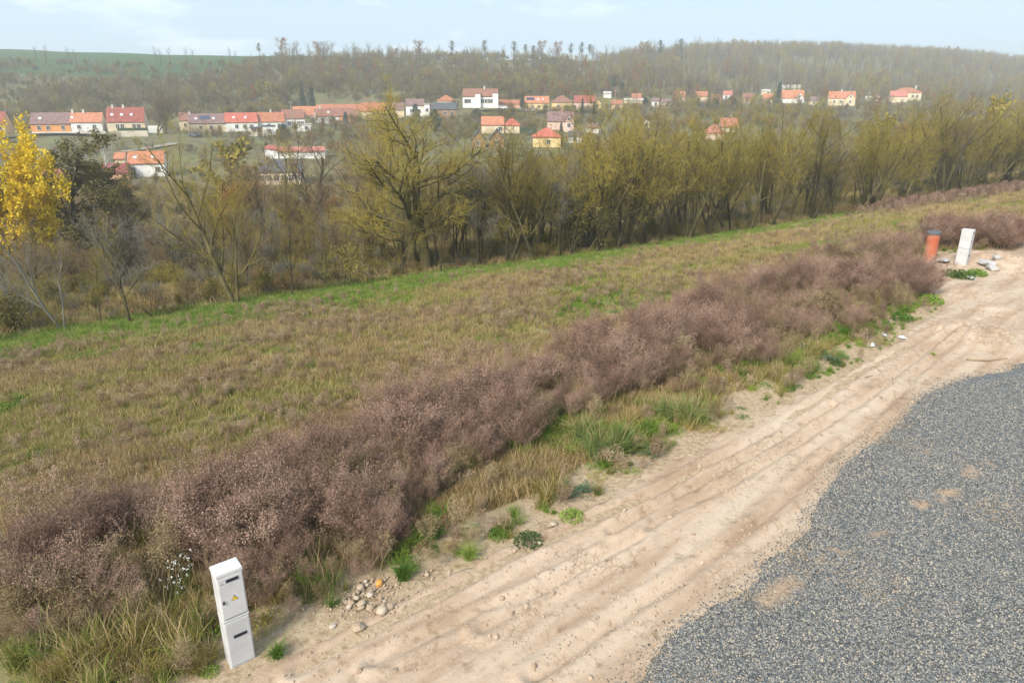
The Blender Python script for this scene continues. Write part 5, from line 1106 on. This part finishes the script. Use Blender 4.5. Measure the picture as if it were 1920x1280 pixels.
# ------------------------------------------------------------------ parked cars, poles, railway signals
M_CARW = mat('white_paint', [(.7, .71, .72), (.75, .76, .77)], rough=.25, spec=.6); M_TYRE = mat('tyre', [(.015, .015, .015), (.03, .03, .03)]); M_CARD = mat('blue_grey_paint', [(.12, .15, .2), (.16, .19, .25)], rough=.25, spec=.6)
def car(px, py, D, rz, label, m=M_CARW):
    D = rowD(px, D)
    x = float(ut(px, py)[0]) * D; root = empty('parked_car', (x, D, float(H(x, D)) + .24), rz); tag(root, label, 'car')
    pr = [(-2.1, .3), (-2.15, .75), (-1.7, .92), (-1.0, .98), (-.45, 1.42), (.95, 1.46), (1.75, .98), (2.1, .9), (2.15, .35), (1.9, .22), (-1.9, .22)]
    b = MB(); n = len(pr); b.add([(a, -.82, c) for a, c in pr] + [(a, .82, c) for a, c in pr], [tuple(range(n)), tuple(range(2 * n - 1, n - 1, -1))] + [(i, n + i, n + (i + 1) % n, (i + 1) % n) for i in range(n)])
    b.build('body', m, root)
    for s in (-1, 1): MB().add([(-.85, s * .83, 1.0), (1.4, s * .83, 1.0), (.85, s * .83, 1.36), (-.4, s * .83, 1.36), (-.85, s * .8, 1.0), (1.4, s * .8, 1.0), (.85, s * .8, 1.36), (-.4, s * .8, 1.36)], [(0, 1, 2, 3), (7, 6, 5, 4), (0, 4, 5, 1), (2, 6, 7, 3)]).build('side_window', M_GLASS, root)
    for a in (-1.35, 1.35):
        for s in (-1, 1): w = MB().tube([(a, s * .62, .32), (a, s * .86, .32)], .32, 12).build('wheel', M_TYRE, root)
    return root
car(941, 209.5, 291, .1, 'white hatchback parked below the white villa')
car(995, 209, 293, .05, 'white car parked in front of the yellow house with solar panels')
car(366, 256, 230, 0., 'small grey blue car parked on the village road', M_CARD)
M_POLE = mat('pole_grey', [(.3, .3, .29), (.42, .42, .4)], rough=.7); M_SIG = mat('signal_black', [(.015, .015, .017), (.03, .03, .03)], rough=.5)
M_LENS = mat('unlit_lens', [(.05, .03, .02), (.07, .05, .03)], rough=.2)
def pole(px, by, ty, D, label, name='utility_pole', arm=False):
    x = float(ut(px, by)[0]) * D; z = float(H(x, D)); h = max(CAM_Z - float(ut(px, ty)[1]) * D - z, 3); root = empty(name, (x, D, z)); tag(root, label, 'pole')
    MB().tube([(0, 0, -.5), (0, 0, h)], [.14, .08], 8).build('post', M_POLE, root)
    MB().box((0, 0, h - .4), (1.6, .1, .1)).box((-.7, 0, h - .25), (.08, .08, .2)).box((.7, 0, h - .25), (.08, .08, .2)).build('crossarm', M_POLE, root)
pole(1153, 205, 168, 318, 'utility pole in the gardens right of the brick porch house'); pole(1370, 172, 160, 420, 'white pole behind the red roofed chalet'); pole(548, 232, 190, 262, 'utility pole on the slope behind the street'); pole(1625, 200, 172, 390, 'pole beside the hazy house with two orange gables')
def signal(px, ty, D, hz, label):
    x = float(ut(px, 400)[0]) * D; z = float(H(x, D)); h = CAM_Z - float(ut(px, ty)[1]) * D - z; root = empty('railway_signal', (x, D, z)); tag(root, label, 'signal')
    MB().tube([(0, 0, -.5), (0, 0, h)], .08, 8).build('post', M_POLE, root)
    hd = MB().box((0, -.14, h - .65), (.45, .2, 1.3), bev=.04).build('signal_head', M_SIG, root)
    for k in range(3): MB().tube([(0, -.25, h - .25 - k * .4), (0, -.36, h - .25 - k * .4)], .12, 10).build('lens', M_LENS, hd)
    MB().box((.45, -.05, h - 1.5), (.8, .08, .08)).box((.5, -.05, h - 1.9), (.5, .06, .4)).build('side_board', M_SIG, root)
signal(568, 352, 104, 1, 'left of two black railway signals on thin posts in the valley'); signal(582, 363, 100, 1, 'right of two black railway signals on thin posts in the valley')

# ------------------------------------------------------------------ meter cabinets beside the track
M_CAB = mat('cabinet_plastic', [(.43, .43, .435), (.49, .49, .495), (.53, .53, .53)], rough=.55, per_obj=0, nscale=2, bump=.25, bscale=90)
M_CABL = mat('cabinet_lid', [(.52, .52, .515), (.58, .58, .57)], rough=.5, per_obj=0); M_VENT = mat('vent_black', [(.012, .012, .03), (.02, .02, .05)], rough=.6)
M_YEL = mat('warning_yellow', [(.75, .48, .02), (.8, .52, .03)], rough=.5, per_obj=0); M_BLK = mat('print_black', [(.02, .02, .02), (.03, .03, .03)], rough=.6)
M_MARK = mat('mark_grey', [(.12, .12, .13), (.16, .16, .17)], rough=.9)  # plain grey of the small maker mark on the upper door
def cabinet(cx, cy, z, rz, w, d, h, label, tilt=(0, 0), sign=True, mark=True):
    root = empty('meter_cabinet', (cx, cy, z)); root.rotation_euler = (tilt[0], tilt[1], rz); tag(root, label, 'cabinet')
    mid = h * .515
    MB().box((0, 0, (mid - .35) / 2), (w, d, mid + .35), bev=.012).build('lower_housing', M_CAB, root)
    MB().box((0, .0, mid + .004), (w + .006, d + .006, .022), bev=.004).build('joint_rim', M_CABL, root)
    up = MB().box((0, 0, (mid + .02 + h - .03) / 2), (w, d, h - .05 - mid), bev=.012).build('upper_housing', M_CAB, root)
    MB().box((0, 0, h), (w + .012, d + .012, .06), bev=.008).build('lid', M_CABL, root)
    f = -d / 2
    dr = MB().box((0, f - .006, (mid + .05 + h - .05) / 2), (w - .03, .02, h - mid - .1), bev=.006).build('door', M_CAB, root, )
    dl = MB().box((0, f - .006, (.03 + mid - .03) / 2), (w - .03, .02, mid - .06), bev=.006).build('door', M_CAB, root)
    def vent(zc, xc, par, ww):
        b = MB(); b.box((xc, f - .019, zc), (ww, .008, .05), bev=.003); v = b.build('vent', M_VENT, par)
        g = MB()
        for i in range(3): g.box((xc, f - .024, zc - .014 + i * .014), (ww - .01, .006, .004))
        g.build('louvre', M_BLK, v)
    vent(h - .115, w * .07, dr, w * .48); vent(mid - .30, w * .05, dl, w * .52)
    b = MB(); b.tube([(-w / 2 + .05, f - .016, h * .72), (-w / 2 + .05, f - .036, h * .72)], .017, 12); b.box((-w / 2 + .05, f - .03, h * .72 + .022), (.012, .02, .05), bev=.003); b.build('lock', M_VENT, dr)
    if mark: MB().box((-w * .33, f - .018, h - .135), (.035, .004, .009)).build('maker_mark', M_MARK, dr)
    if sign:
        def tri(s, y, m, nm, par):
            zc = h * .735; q = MB(); a = [(-s / 2 + .02, y, zc - s * .32), (s / 2 + .02, y, zc - s * .32), (.02, y, zc + s * .55)]; q.add(a + [(p[0], p[1] + .003, p[2]) for p in a], [(0, 1, 2), (5, 4, 3), (0, 3, 4, 1), (1, 4, 5, 2), (2, 5, 3, 0)]); return q.build(nm, m, par)
        t = tri(.096, f - .020, M_BLK, 'warning_sign', dr); tri(.074, f - .023, M_YEL, 'yellow_field', t)
        zc = h * .735 + .004; q = MB(); yb = f - .025
        pts = [(.026, .030), (.008, .004), (.019, .004), (.012, -.018), (.018, -.016), (.016, -.024), (.006, -.018), (.009, -.017), (.011, -.002), (0, -.002)]
        pts = [(.024, .028), (.010, .002), (.020, .003), (.013, -.020), (.030, .008), (.019, .007)]
        q.add([(a, yb, zc + c) for a, c in pts] + [(a, yb + .002, zc + c) for a, c in pts], [tuple(range(6)), tuple(range(11, 5, -1))]); q.build('lightning_mark', M_BLK, t)
    return root
RZ = math.atan2(.62, .79)
c0 = (-4.2 + -3.92) / 2 - .27 / 2 * math.sin(RZ), (8.03 + 8.25) / 2 + .27 / 2 * math.cos(RZ)
cabinet(c0[0], c0[1], float(H(*c0, False)), RZ, .37, .27, 1.64, 'slim white two-door meter cabinet with yellow warning triangle in the left foreground')
# thin dry stem scratching across the lower door
cabinet(20.35, 30.35, float(H(20.35, 30.35, False)) - .08, RZ + .06, .36, .43, 1.72, 'white meter cabinet far up the track right of the orange pipe', sign=False, mark=False)

# orange shaft pipe with black lid
M_PIPE = mat('orange_plastic', [(.40, .105, .05), (.42, .16, .095), (.38, .24, .20)], rough=.7, per_obj=0, nscale=1.4, detail=8); M_LID = mat('grey_rubber', [(.07, .075, .08), (.12, .13, .14)], rough=.7)
pp = at(1742, 489); root = empty('shaft_pipe', pp); root.rotation_euler = (0, math.radians(-1.5), 0); tag(root, 'orange plastic shaft pipe with dark lid left of the far white cabinet', 'pipe')
hp = 1.28; zz = np.arange(-.4, hp, .03); rr = .27 + .004 * np.sin(zz * 2 * math.pi / .12); MB().tube([(0, 0, float(z)) for z in zz], [float(v) for v in rr], 28).build('pipe_body', M_PIPE, root)
MB().tube([(0, 0, hp - .02), (0, 0, hp), (0, 0, hp + .1), (0, 0, hp + .12)], [.29, .30, .30, .27], 28).build('lid', M_LID, root)
MB().tube([(0, 0, hp + .12), (0, 0, hp + .14)], [.2, .18], 20).build('lid_boss', M_LID, root)

# ------------------------------------------------------------------ loose things on the ground
def rock(px, py, size, label, m=M_ROCK, seed=0, grp=None, flat=.7, name='rock', cat='rock', dz=.0):
    p = at(px, py); me = rock_mesh(name, 900 + seed, m, 2 if size < .3 else 1, .22 if size < .3 else .6, flat); o = obj(name, me, loc=(p.x, p.y, float(track_z(np.array([p.x]), np.array([p.y]))[0]) + size * .18 + dz)); o.scale = (size,) * 3; o.rotation_euler = (rng.uniform(-.3, .3), rng.uniform(-.3, .3), rng.uniform(0, 6)); return tag(o, label, cat, grp)
HG = 'small pale rocks in the rubble heap'
for i, (px, py, s) in enumerate([(676, 1105, .16), (694, 1117, .11), (668, 1124, .10), (658, 1133, .13), (650, 1131, .08), (678, 1134, .12), (677, 1142, .10), (688, 1099, .08), (686, 1092, .07), (664, 1117, .08), (672, 1112, .07), (645, 1128, .07), (655, 1139, .09)]):
    rock(px, py, s, 'small pale rock in the rubble heap right of the front cabinet', seed=i, grp=HG)
rock(717, 1152, .2, 'largest sandy rock lying below the rubble heap', seed=20); rock(694, 1141, .14, 'round pale rock beside a short stick below the rubble heap', seed=21); rock(733, 1145, .15, 'flat buff rock right of the largest sandy rock', seed=22)
rock(671, 1182, .16, 'pale rock lying alone at the lower edge of the verge', seed=23); rock(624, 1176, .11, 'ochre rock in the verge left of the lone pale rock', seed=24)
rock(711, 1096, .12, 'bright orange stone above the rubble heap', m=mat('orange_stone', [(.55, .25, .05), (.65, .33, .1)], per_obj=0), seed=25)
rock(1037, 987, .14, 'white stone beside the grey green thistle', seed=26); rock(1030, 990, .1, 'second white stone touching the one beside the thistle', seed=27); rock(1012, 1018, .09, 'tiny pale stone at the edge of the track under the tufts', seed=28); rock(801, 1080, .09, 'pale stone right of the round bright tuft', seed=29)
rock(1845, 503, .75, 'large broken concrete slab right of the far cabinet', m=M_CONC, seed=40, flat=.35, name='concrete_chunk', cat='rubble'); rock(1858, 510, .55, 'grey concrete lump in front of the large broken slab', m=M_CONC, seed=41, flat=.5, name='concrete_chunk', cat='rubble')
rock(1866, 500, .4, 'small concrete lump right of the large broken slab', m=M_CONC, seed=42, flat=.6, name='concrete_chunk', cat='rubble'); rock(1770, 494, .7, 'flat pale slab behind the weeds left of the far cabinet', m=M_CONC, seed=43, flat=.15, name='concrete_chunk', cat='rubble')
rock(1820, 524, .5, 'flat grey debris in front of the far cabinet', m=M_CONC, seed=44, flat=.15, name='concrete_chunk', cat='rubble'); rock(1722, 465, .5, 'pale slab edge left of the orange pipe', m=M_CONC, seed=45, flat=.2, name='concrete_chunk', cat='rubble')
def plant(pr, px, py, s, label, name='grass_tuft', cat='grass tuft', grp=None):
    p = at(px, py); o = obj(name, pr.data, loc=(p.x, p.y, float(H(p.x, p.y, False)) - .01 + .02)); o.scale = (s,) * 3; o.rotation_euler.z = rng.uniform(0, 6); return tag(o, label, cat, grp)
tg = [p_tuft('grass_clump', 400 + i, 230, .5, 1.0, .012, (M_GREEN, M_YGRASS)[0], droop=.75, base=.045, k=6) for i in range(3)]
ty_ = [p_tuft('yellowing_clump', 410 + i, 150, .5, 1.0, .010, M_YGRASS, droop=.8, base=.05, k=6, straw=8) for i in range(2)]
M_REED = mat('blue_green_blade', [(.09, .14, .03), (.19, .24, .07), (.36, .36, .15)], per_obj=.3, nscale=3, transl=.2)
tr_ = [p_tuft('long_clump', 420 + i, 260, .95, .9, .014, M_REED, droop=.9, base=.12, k=7, straw=14) for i in range(3)]
th_ = [p_rosette('thistle', 430 + i, 24, .28, .5, M_THIST) for i in range(2)]; lf = [p_leafy('leaf_cushion', 440 + i, 420, .22, .28, (M_DOCK, M_GREEN)[i], .06) for i in range(2)]
plant(tg[0], 757, 1086, .95, 'round bright green grass tuft at the edge of the bare soil above the rubble heap'); plant(tg[1], 880, 1048, .8, 'spiky green tuft on bare soil, left of the low leafy cushion')
plant(tg[2], 815, 1008, .95, 'yellow green tuft half under the dead weeds', ); plant(lf[1], 936, 1005, .8, 'flat bright leafy rosette on pale soil', 'leafy_plant', 'plant'); plant(lf[0], 990, 1018, 1., 'dark green bushy plant near the track edge', 'leafy_plant', 'plant')
plant(tg[1], 962, 968, .6, 'dark spiky tuft behind the flat bright rosette'); plant(th_[0], 1068, 935, 1.0, 'grey green thistle rosette at the verge', 'thistle', 'plant'); plant(th_[1], 1100, 925, .7, 'smaller thistle right of the grey green one', 'thistle', 'plant'); plant(lf[1], 1072, 972, .9, 'bright green leafy plant below the thistle', 'leafy_plant', 'plant')
plant(ty_[0], 1120, 928, .7, 'yellowing tuft right of the thistles'); plant(tr_[0], 1120, 860, 1.01, 'broad fountain of blue green blades, left half of the big clump'); plant(tr_[1], 1165, 850, 1.06, 'broad fountain of blue green blades, right half of the big clump', ); plant(tr_[2], 1095, 830, 0.95, 'blue green clump behind the big fountain clump')
plant(th_[0], 1225, 855, .8, 'low grey green plant right of the big fountain clump', 'thistle', 'plant'); plant(tr_[1], 1290, 795, 1.06, 'large arching clump with straw stalks beside the track bend'); plant(tr_[2], 1245, 790, 0.90, 'arching clump left of the one with straw stalks')
plant(tg[0], 520, 1232, .7, 'dark green tuft right of the foot of the front cabinet'); plant(ty_[1], 365, 1262, .8, 'yellow green tuft left of the foot of the front cabinet'); plant(lf[1], 395, 1262, .5, 'small leafy plant at the left foot of the front cabinet', 'leafy_plant', 'plant')
plant(tg[2], 1525, 696, .9, 'bright tuft at the edge of the track below the weed band'); plant(th_[1], 1555, 676, 1., 'blue green leafy weed behind the bright track edge tuft', 'thistle', 'plant'); plant(lf[1], 1478, 731, .7, 'flat green patch plant on the track edge', 'leafy_plant', 'plant'); plant(lf[0], 1570, 684, .8, 'dark leafy plant beside the track edge tuft', 'leafy_plant', 'plant')
plant(lf[1], 1745, 568, 1.6, 'bright green plants where the weed band ends', 'leafy_plant', 'plant'); plant(lf[1], 1690, 600, 1.4, 'green cushion at the far verge', 'leafy_plant', 'plant'); plant(lf[1], 1650, 612, 1.3, 'green cushion left of the far verge one', 'leafy_plant', 'plant'); plant(tg[0], 1748, 668, .35, 'tiny tuft alone on the wheel ruts')
plant(lf[0], 1782, 518, 1.5, 'dark green leafy weeds at the left foot of the far cabinet', 'leafy_plant', 'plant'); plant(lf[0], 1805, 522, 1.7, 'dark green leafy weeds in front of the far cabinet', 'leafy_plant', 'plant'); plant(lf[1], 1830, 517, 1.5, 'yellow green leafy weeds at the right foot of the far cabinet', 'leafy_plant', 'plant')
fl = [p_flower('white_flower_plant', 450 + i, .75) for i in range(2)]
plant(fl[0], 352, 1120, 1.15, 'cluster of small white flowers left of the front cabinet top', 'white_flower', 'flower'); plant(fl[1], 335, 1140, 1., 'smaller cluster of white flowers below the first', 'white_flower', 'flower')
plant(fl[1], 1425, 640, .8, 'white flowering weed among dead stems in the band', 'white_flower', 'flower'); plant(fl[0], 1500, 668, .6, 'white flowers low at the verge of the far band', 'white_flower', 'flower')
# dry branches and scraps on the track
M_DRYB = mat('dry_branch', [(.2, .14, .09), (.38, .28, .18)], per_obj=.3, nscale=5)
def branch(pts, rad, label, side=4, seed=0):
    r = np.random.default_rng(seed); P = [at(*p) for p in pts]; P = [Vector((p.x, p.y, float(track_z(np.array([p.x]), np.array([p.y]))[0]) + rad + .02)) for p in P]; b = MB(); b.tube(P, [rad * (1 - .6 * i / (len(P) - 1)) for i in range(len(P))], 6)
    for k in range(side):
        a = P[int(r.integers(len(P) - 1))]; d = Vector((r.normal(), r.normal(), .25)).normalized() * r.uniform(.15, .45); b.tube([a, a + d * .5 + Vector((0, 0, .03)), a + d], [rad * .4, rad * .3, rad * .15], 4)
    return tag(b.build('dry_branch', M_DRYB), label, 'branch')
branch([(1602, 710), (1622, 712), (1638, 706)], .018, 'forked dry branch lying on the pale clay beside the ruts', 5, 1); branch([(1640, 690), (1652, 702)], .014, 'thin dry twig behind the forked branch', 2, 2)
branch([(1674, 705), (1674, 722), (1679, 745)], .010, 'long thin stalk lying across the wheel ruts', 0, 3); branch([(1812, 677), (1850, 680), (1888, 675)], .03, 'straight brown stick near the top of the gravel', 1, 4)
branch([(700, 1140), (712, 1134)], .014, 'short stick beside the round pale rock', 0, 5); branch([(688, 1186), (694, 1176)], .01, 'bleached twig beside the lone pale rock', 1, 6)
branch([(455, 1212), (466, 1222), (480, 1224)], .005, 'thin dry stem bent against the lower door of the front cabinet', 3, 7)
M_PLAST = mat('white_plastic', [(.6, .6, .6), (.72, .72, .72)], per_obj=0, rough=.5)
def scrap(px, py, s, label, seed):
    r = np.random.default_rng(seed); p = at(px, py); z = float(track_z(np.array([p.x]), np.array([p.y]))[0]); n = 6; g = np.array([[(i - 2.5) * .2, (j - 1) * .2] for j in range(3) for i in range(6)]) * s
    V = np.concatenate([g, (.02 + np.abs(r.normal(0, .03, (18, 1))) * s * 3)], 1); V = np.concatenate([V, V - [0, 0, .006]]); q = [(j * 6 + i, j * 6 + i + 1, j * 6 + i + 7, j * 6 + i + 6) for j in range(2) for i in range(5)]
    me = mesh_np('plastic_scrap', V, [np.array(q), np.array([[a + 18 for a in f[::-1]] for f in q])], [M_PLAST]); o = obj('plastic_scrap', me, loc=(p.x, p.y, z)); o.rotation_euler.z = r.uniform(0, 6); tag(o, label, 'litter')
scrap(1658, 630, .3, 'white plastic scrap lying at the far verge, left one', 1); scrap(1694, 636, .32, 'crumpled white plastic scrap further right on the clay', 2); scrap(1636, 650, .26, 'grey white torn sheet nearest the verge', 3)

# ------------------------------------------------------------------ haze over the valley
vm = bpy.data.materials.new('haze_air'); vm.use_nodes = True; vn = vm.node_tree; vn.nodes.clear(); vo_ = vn.nodes.new('ShaderNodeOutputMaterial'); vp = vn.nodes.new('ShaderNodeVolumePrincipled')
vp.inputs['Color'].default_value = (.93, .95, .97, 1); vp.inputs['Density'].default_value = .0006; vp.inputs['Anisotropy'].default_value = .25; vn.links.new(vp.outputs[0], vo_.inputs['Volume'])
hz = MB().box((75, 725, 35), (2170, 1790, 92)).build('haze', vm); tag(hz, kind='stuff')
